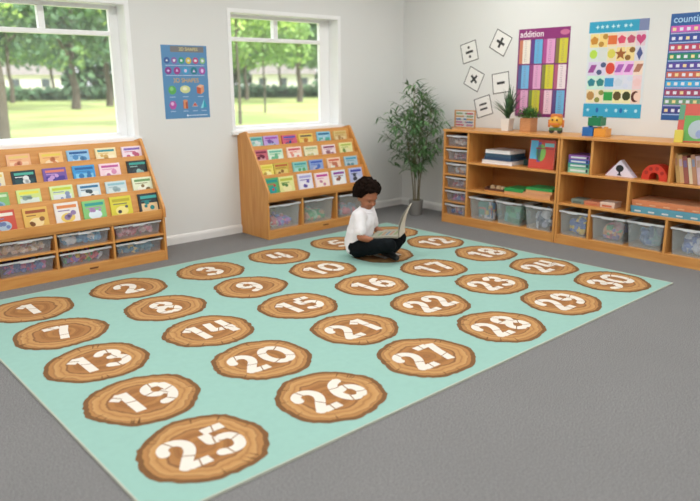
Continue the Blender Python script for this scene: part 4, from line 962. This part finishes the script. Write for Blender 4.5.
# ------------------------------------------------------------------ bamboo plant in the corner
BLF = leafy('3a613a', '6a935a', 'bamboo_leaf', 12); CANE = paint('6e6444', .6, .1, 20, name='bamboo_cane')
def bamboo():
    rnd = random.Random(21)
    root = empty('potted_bamboo', (3.765, .40, 0)); tag(root, 'tall leafy bamboo plant in a grey pot in the corner of the room', 'potted plant')
    pm = paint('8c8a86', .7, .06)
    MB().lathe([(.052, 0), (.06, .01), (.068, .135), (.072, .14), (.072, .15), (.064, .15), (.060, .125), (.0, .125)], pm, 28, cap=False).build('pot', root, smooth=True)
    MB().lathe([(.0605, .125), (.0605, .132)], paint('4a3d30', .95, .3), 20).build('soil', [c_ for c_ in root.children if c_.name.startswith('pot')][0])
    f = MB()
    for i in range(4):
        az = i*1.6+.3; lean = rnd.uniform(.045, .10); h_ = rnd.uniform(.98, 1.2) if i != 2 else 1.26
        x0, y0 = .03*cos(az), .03*sin(az)
        pts = []
        for q in range(9):
            t = q/8; pts.append(Vector((x0+lean*cos(az)*t**1.5*1.6+.008*sin(7*t+i), y0+lean*sin(az)*t**1.5*1.6, .128+(h_-.128)*t)))
        MB().tube(pts, [.0065-.0045*q/8 for q in range(9)], CANE, 7).build('cane', root, smooth=True)
        for q in range(38):
            t = .30+.70*q/37; j = t*8; a = int(min(7, j)); p = pts[a].lerp(pts[a+1], j-a)
            env = max(.12, math.sin(pi*min(1, (t-.16)/.86)**.85)) 
            az2 = rnd.uniform(0, 6.28); ln = rnd.uniform(.12, .36)*env+.03
            d = Vector((cos(az2), sin(az2), 0))
            toward = max(0, d.x)                                     # the wall on the right keeps twigs short
            ln *= 1-.35*toward
            end = p+d*ln+Vector((0, 0, ln*rnd.uniform(.25, .8)))
            f.tube([p, (p+end)/2+Vector((0, 0, ln*.08)), end], [.0018, .0014, .0008], CANE, 4)
            nl = rnd.randint(7, 10)
            for s_ in range(nl):
                tt = .35+.65*s_/(nl-1); bp = p.lerp(end, tt)
                blade(f, bp, az2+rnd.uniform(-1.1, 1.1), rnd.uniform(-.7, .9), rnd.uniform(.07, .12), .017, BLF, droop=rnd.uniform(.2, 1.0), n=4)
    # keep the foliage clear of both walls
    vs = []
    for v in f.v:
        x, y, z_ = v; x = min(x, X1-3.765-.012); y = min(y, Y1-.40-.02); vs.append((x, y, z_))
    f.v = vs
    f.build('foliage', root)
bamboo()

# ------------------------------------------------------------------ the child
SKIN = paint('a5694a', .5, .05, 20, name='skin'); HAIRM = paint('1a110c', .95, .2, 60, name='black_hair')
SHIRT = paint('f2f0f4', .8, .02, 20, name='white_cotton'); TROU = paint('12171a', .85, .1, 30, name='dark_trousers'); SHOE = paint('1c1e20', .5, .1, 30, name='black_shoe')
for m_ in (HAIRM, TROU): m_.node_tree.nodes['Principled BSDF'].inputs['Specular IOR Level'].default_value = .08
def cone(b, p, q, r0, r1, m_, n=14):
    """capsule with different end radii"""
    p = Vector(p); q = Vector(q); d = (q-p); L_ = d.length; d = d.normalized()
    M = Matrix.Translation(p) @ d.to_track_quat('Z', 'Y').to_matrix().to_4x4()
    pr = []
    for i in range(5): a = -pi/2+i*pi/8; pr.append((max(.0003, r0*cos(a)), r0*sin(a)))
    for i in range(5): a = i*pi/8; pr.append((max(.0003, r1*cos(a)), L_+r1*sin(a)))
    b.lathe(pr, m_, n, M)
def chain(b, pts, rads, m_):
    for i in range(len(pts)-1): cone(b, pts[i], pts[i+1], rads[i], rads[i+1], m_)
def melt(b, name, parent, vox, sm=4, mat_=None, disp=None):
    """fuse overlapping pieces into one continuous skin"""
    o = b.build(name); o.modifiers.clear()
    rm = o.modifiers.new('r', 'REMESH'); rm.mode = 'VOXEL'; rm.voxel_size = vox; rm.use_smooth_shade = True
    s = o.modifiers.new('s', 'SMOOTH'); s.iterations = sm; s.factor = .5
    if disp:
        tx_ = bpy.data.textures.new('dd', 'CLOUDS'); tx_.noise_scale = disp[0]; dm = o.modifiers.new('d', 'DISPLACE'); dm.texture = tx_; dm.strength = disp[1]; dm.mid_level = .5
    dg = bpy.context.evaluated_depsgraph_get(); dg.update()
    me = bpy.data.meshes.new_from_object(o.evaluated_get(dg)); me.name = name
    o.modifiers.clear(); o.data = me; me.materials.clear(); me.materials.append(mat_ or b.mats[0])
    me.polygons.foreach_set('use_smooth', [True]*len(me.polygons)); me.polygons.foreach_set('material_index', [0]*len(me.polygons))
    o.parent = parent
    return o
def child():
    root = empty('person', (2.236, -.439, .0105), R(-62)); root.scale = (.93, .93, .93)
    tag(root, 'curly haired child in white polo shirt sitting cross-legged on the rug reading a book', 'person')
    # frame: +x the way the child faces, +y the child's left, z up
    Z = Vector
    pel = Z((0, 0, .095)); chest = Z((.035, 0, .30)); neck = Z((.044, 0, .395)); hc = Z((.066, 0, .492))
    shR, shL = Z((.04, -.112, .365)), Z((.04, .112, .365))
    elR, elL = Z((.065, -.165, .20)), Z((.075, .165, .205))
    wrR, wrL = Z((.175, -.105, .160)), Z((.19, .10, .175))
    b = MB(); m_ = SKIN
    chain(b, [pel, Z((.015, 0, .2)), chest], [.085, .078, .082], m_)
    for s in (-1, 1): cone(b, (.03, s*.035, .31), (.04, s*.085, .355), .06, .04, m_)
    chain(b, [chest, neck, neck+Z((.018, 0, .05))], [.06, .036, .034], m_)
    # head, pitched forward
    MH = Matrix.Translation(hc) @ Matrix.Rotation(R(-36), 4, 'Z') @ Matrix.Rotation(R(24), 4, 'Y') @ Matrix.Scale(1.08, 4)
    b.ball((-.012, 0, .018), .078, m_, 20, MH, (1.08, .92, 1.0))
    b.ball((.02, 0, -.022), .060, m_, 18, MH, (.92, .92, 1.02))
    b.ball((.046, 0, -.060), .026, m_, 12, MH, (.9, 1.15, .8))           # chin
    b.ball((.052, .022, -.026), .024, m_, 12, MH); b.ball((.052, -.022, -.026), .024, m_, 12, MH)   # cheeks
    cone(b, MH @ Z((.066, 0, .002)), MH @ Z((.083, 0, -.020)), .008, .011, m_)  # nose
    b.ball((.074, .008, -.022), .0075, m_, 10, MH); b.ball((.074, -.008, -.022), .0075, m_, 10, MH)
    b.ball((.068, 0, -.042), .012, m_, 10, MH, (.75, 1.35, .5)); b.ball((.066, 0, -.050), .011, m_, 10, MH, (.75, 1.2, .55))  # lips
    b.ball((.060, 0, .022), .03, m_, 12, MH, (.5, 1.5, .5))               # brow
    for s in (-1, 1): b.ball((-.004, s*.072, -.012), .019, m_, 10, MH, (.65, .35, 1.05))
    # arms
    for sh, el, wr in ((shR, elR, wrR), (shL, elL, wrL)): chain(b, [sh, sh.lerp(el, .5), el, el.lerp(wr, .4), wr], [.038, .032, .027, .026, .018], m_)
    # hands: palm, four bent fingers, thumb, holding the sides of the book from beneath
    for s, wr in ((-1, wrR), (1, wrL)):
        d = Z((.82, -s*.30, .12)).normalized(); sd = Z((.3*s*s, s*1.0, 0)).normalized()   # sd points outwards
        inn = Z((.25, -s, .1)).normalized()
        pc = wr+d*.034
        for t in (-.5, 0, .5): cone(b, wr+d*.012+Z((0, 0, 0)), pc+d*.02+sd*t*.026, .014, .0125, m_, 10)
        for j, (ln, off) in enumerate(((.038, .020), (.045, .007), (.042, -.007), (.034, -.020))):
            k0 = pc+d*(.026-.004*abs(j-1))+sd*off
            k1 = k0+(d*.9+Z((0, 0, -.18))).normalized()*ln*.42
            k2 = k1+(d*.6+inn*.5+Z((0, 0, .35))).normalized()*ln*.33
            k3 = k2+(d*.2+inn*.6+Z((0, 0, .6))).normalized()*ln*.25
            chain(b, [k0, k1, k2, k3], [.0082, .0074, .0068, .0058], m_)
        t0 = wr+d*.018-sd*.016; t1 = t0+(d*.5-sd*.7+Z((0, 0, .5))).normalized()*.024; t2 = t1+(d*.85-sd*.2+Z((0, 0, .25))).normalized()*.02
        chain(b, [t0, t1, t2], [.0105, .009, .0075], m_)
    # legs (crossed) inside the trousers
    knR, knL = Z((.30, -.16, .152)), Z((.29, .18, .135))
    anR, anL = Z((.20, .07, .06)), Z((.24, .0, .045))
    for s, kn, an in ((-1, knR, anR), (1, knL, anL)):
        hp = Z((.02, s*.062, .09)); chain(b, [hp, hp.lerp(kn, .5), kn, kn.lerp(an, .4), an], [.062, .052, .038, .036, .024], m_)
    melt(b, 'body', root, .0042, 3, SKIN)
    # shirt
    b = MB(); m_ = SHIRT
    chain(b, [Z((-.012, 0, .12)), Z((.008, 0, .21)), Z((.03, 0, .305))], [.112, .106, .103], m_)
    for s in (-1, 1):
        cone(b, (-.02, s*.035, .085), (.0, s*.03, .2), .082, .085, m_)
        cone(b, (.028, s*.035, .315), (.04, s*.093, .36), .07, .05, m_)
        sh, el = (shR, elR) if s < 0 else (shL, elL)
        cone(b, sh, sh.lerp(el, .62), .050, .048, m_)
        cone(b, sh.lerp(el, .62), sh.lerp(el, .72), .048, .046, m_)
    cone(b, (.035, 0, .34), (.048, 0, .385), .062, .044, m_)
    sh_ = melt(b, 'shirt', root, .006, 4, SHIRT, (.05, .012))
    # collar
    cb_ = MB(); n = 20
    for s in (-1, 1):
        vs = []
        for i in range(9):
            a = pi*(.02+.93*i/8); c0 = Z((.056-.044*cos(a)*-1 if False else .054+.045*cos(a), s*.045*sin(a), .402+.012*-cos(a)))
            c1 = Z((.054+.066*cos(a), s*.066*sin(a), .378-.014*cos(a)))
            vs += [c0, c1]
        cb_.add(vs, [(2*i, 2*i+1, 2*i+3, 2*i+2) for i in range(8)], SHIRT)
    co = cb_.build('collar', sh_); sol = co.modifiers.new('s', 'SOLIDIFY'); sol.thickness = .004
    # trousers
    b = MB(); m_ = TROU
    cone(b, (.0, -.04, .092), (.0, .04, .092), .09, .09, m_)
    for s, kn, an in ((-1, knR, anR), (1, knL, anL)):
        hp = Z((.02, s*.062, .095)); chain(b, [hp, hp.lerp(kn, .5), kn, kn.lerp(an, .45), kn.lerp(an, .93)], [.078, .068, .052, .050, .042], m_)
    melt(b, 'trousers', root, .006, 4, TROU, (.04, .014))
    # shoes
    for an, d in ((anR, Z((.35, .9, -.1))), (anL, Z((.80, -.55, -.04)))):
        d = d.normalized(); b = MB(); m_ = SHOE
        an = Z((an.x, an.y, .046)); cone(b, an-d*.03, an+d*.03, .032, .03, m_); cone(b, an+d*.03, Z(an+d*.105)+Z((0, 0, -.012)), .03, .024, m_)
        melt(b, 'shoe', root, .005, 3, SHOE)
    # hair: mass of curls over the skull
    rnd = random.Random(3); b = MB()
    b.ball((-.028, 0, .034), .085, HAIRM, 20, MH, (1.0, 1.02, .98))
    for i in range(520):
        u_ = rnd.uniform(-.35, 1); a = rnd.uniform(0, 2*pi); q = math.sqrt(max(0, 1-u_*u_))
        d = Z((q*cos(a), q*sin(a), u_))
        if d.x > .34 and d.z < .46: continue                     # face stays open
        if d.x > .1 and d.z < -.02: continue
        p = Z((-.020, 0, .030))+Z((d.x*.098, d.y*.094, d.z*.098))*rnd.uniform(.94, 1.06)
        b.ball(p[:], rnd.uniform(.009, .016), HAIRM, 6, MH)
    hr = melt(b, 'hair', root, .0045, 1, HAIRM, (.012, .012))
    for s in (-1, 1):
        eye = MB().ball((.0672, s*.025, -.0015), .0062, paint('cfc4bb', .3), 12, MH, (.5, 1.25, .45)).build('eye', root, smooth=True)
        MB().ball((.0692, s*.025, -.0005), .0046, paint('1c120e', .2), 10, MH, (.6, 1.1, .75)).build('iris', eye, smooth=True)
        MB().tube([MH @ Z((.066, s*.012, .014)), MH @ Z((.069, s*.025, .018)), MH @ Z((.060, s*.038, .014))], [.002, .0026, .0014], HAIRM, 6).build('eyebrow', root, smooth=True)
        MB().tube([MH @ Z((.0715, s*.014, .001)), MH @ Z((.0735, s*.025, .0045)), MH @ Z((.067, s*.036, .001))], [.0011, .0015, .001], HAIRM, 5).build('eyelid', root, smooth=True)
    MB().ball((.0755, 0, -.0455), .011, paint('8a4840', .5), 10, MH, (.3, 1.5, .22)).build('mouth', root, smooth=True)
    return root
kid = child()
# open book on the child's lap, its far half standing up
def open_book():
    root = empty('open_book', (2.240, -.435, .0105), R(-59)); root.scale = (.93, .93, .93); tag(root, 'open picture book on the lap of the child, far pages standing up in a curve', 'book')
    pg = paint('9c9a8a', .7, .06); cv = paint('8f8e80', .5, .08)
    def sheet(pts, hw, tk, m_, name, par, shift=0):
        """ribbon following side profile pts (x,z), half width hw(y), thickness tk"""
        vs = []; fs = []; n = len(pts)
        for i, (x, z_) in enumerate(pts):
            w_ = hw[i] if isinstance(hw, list) else hw
            vs += [(x, -w_+shift, z_), (x, w_+shift, z_), (x, w_+shift, z_+tk), (x, -w_+shift, z_+tk)]
        for i in range(n-1):
            for a in range(4): fs.append((4*i+a, 4*i+(a+1) % 4, 4*i+4+(a+1) % 4, 4*i+4+a))
        fs += [(0, 1, 2, 3), (4*n-4, 4*n-1, 4*n-2, 4*n-3)]
        return MB().add(vs, fs, m_) or None
    def ribbon(pts, hws, tk, m_, name):
        b = MB(); vs = []; fs = []; n = len(pts)
        for i, (x, z_) in enumerate(pts):
            hw = hws[i] if isinstance(hws, list) else hws
            j0, j1 = max(0, i-1), min(n-1, i+1); dx, dz = pts[j1][0]-pts[j0][0], pts[j1][1]-pts[j0][1]; L_ = math.hypot(dx, dz); nx, nz = -dz/L_*tk, dx/L_*tk
            vs += [(x, -hw, z_), (x, hw, z_), (x+nx, hw, z_+nz), (x+nx, -hw, z_+nz)]
        for i in range(n-1):
            for a in range(4): fs.append((4*i+a, 4*i+4+a, 4*i+4+(a+1) % 4, 4*i+(a+1) % 4))
        fs += [(3, 2, 1, 0), (4*n-4, 4*n-3, 4*n-2, 4*n-1)]
        b.add(vs, fs, m_); return b.build(name, root, smooth=True)
    low = [(.125, .183), (.155, .187), (.20, .192), (.25, .197), (.30, .200), (.345, .200)]
    ribbon(low, .135, .003, cv, 'lower_cover')
    ribbon([(x, z_+.0035) for x, z_ in low], .130, .010, pg, 'lower_pages')
    up = [(.352, .200), (.350, .240), (.357, .29), (.372, .345), (.394, .40), (.420, .452)]
    tp = [1, .98, .85, .62, .38, .14]
    ribbon(up, [.095*t for t in tp], .0028, paint('dcd6c8', .6, .03), 'upper_cover')
    ribbon([(x-.004-.012*math.sin(i/5*pi), z_) for i, (x, z_) in enumerate(up)], [.088*t for t in tp], .004, pg, 'upper_pages')
    b = MB(); rnd = random.Random(1)
    for q in range(5):
        x = .175+.03*q; b.box((x, -.11+.01*q, .0), (x+.018, .02+.015*q, .0006), paint(['6f8a6a', '9c7a5c', '5c7c8c', 'a86a5a', '7c8c5c'][q], .6), Matrix.Translation((0, 0, .2065+.14*(x-.175)*.4)))
    b.build('printed_pictures', [c_ for c_ in root.children if c_.name.startswith('lower_pages')][0])
open_book()
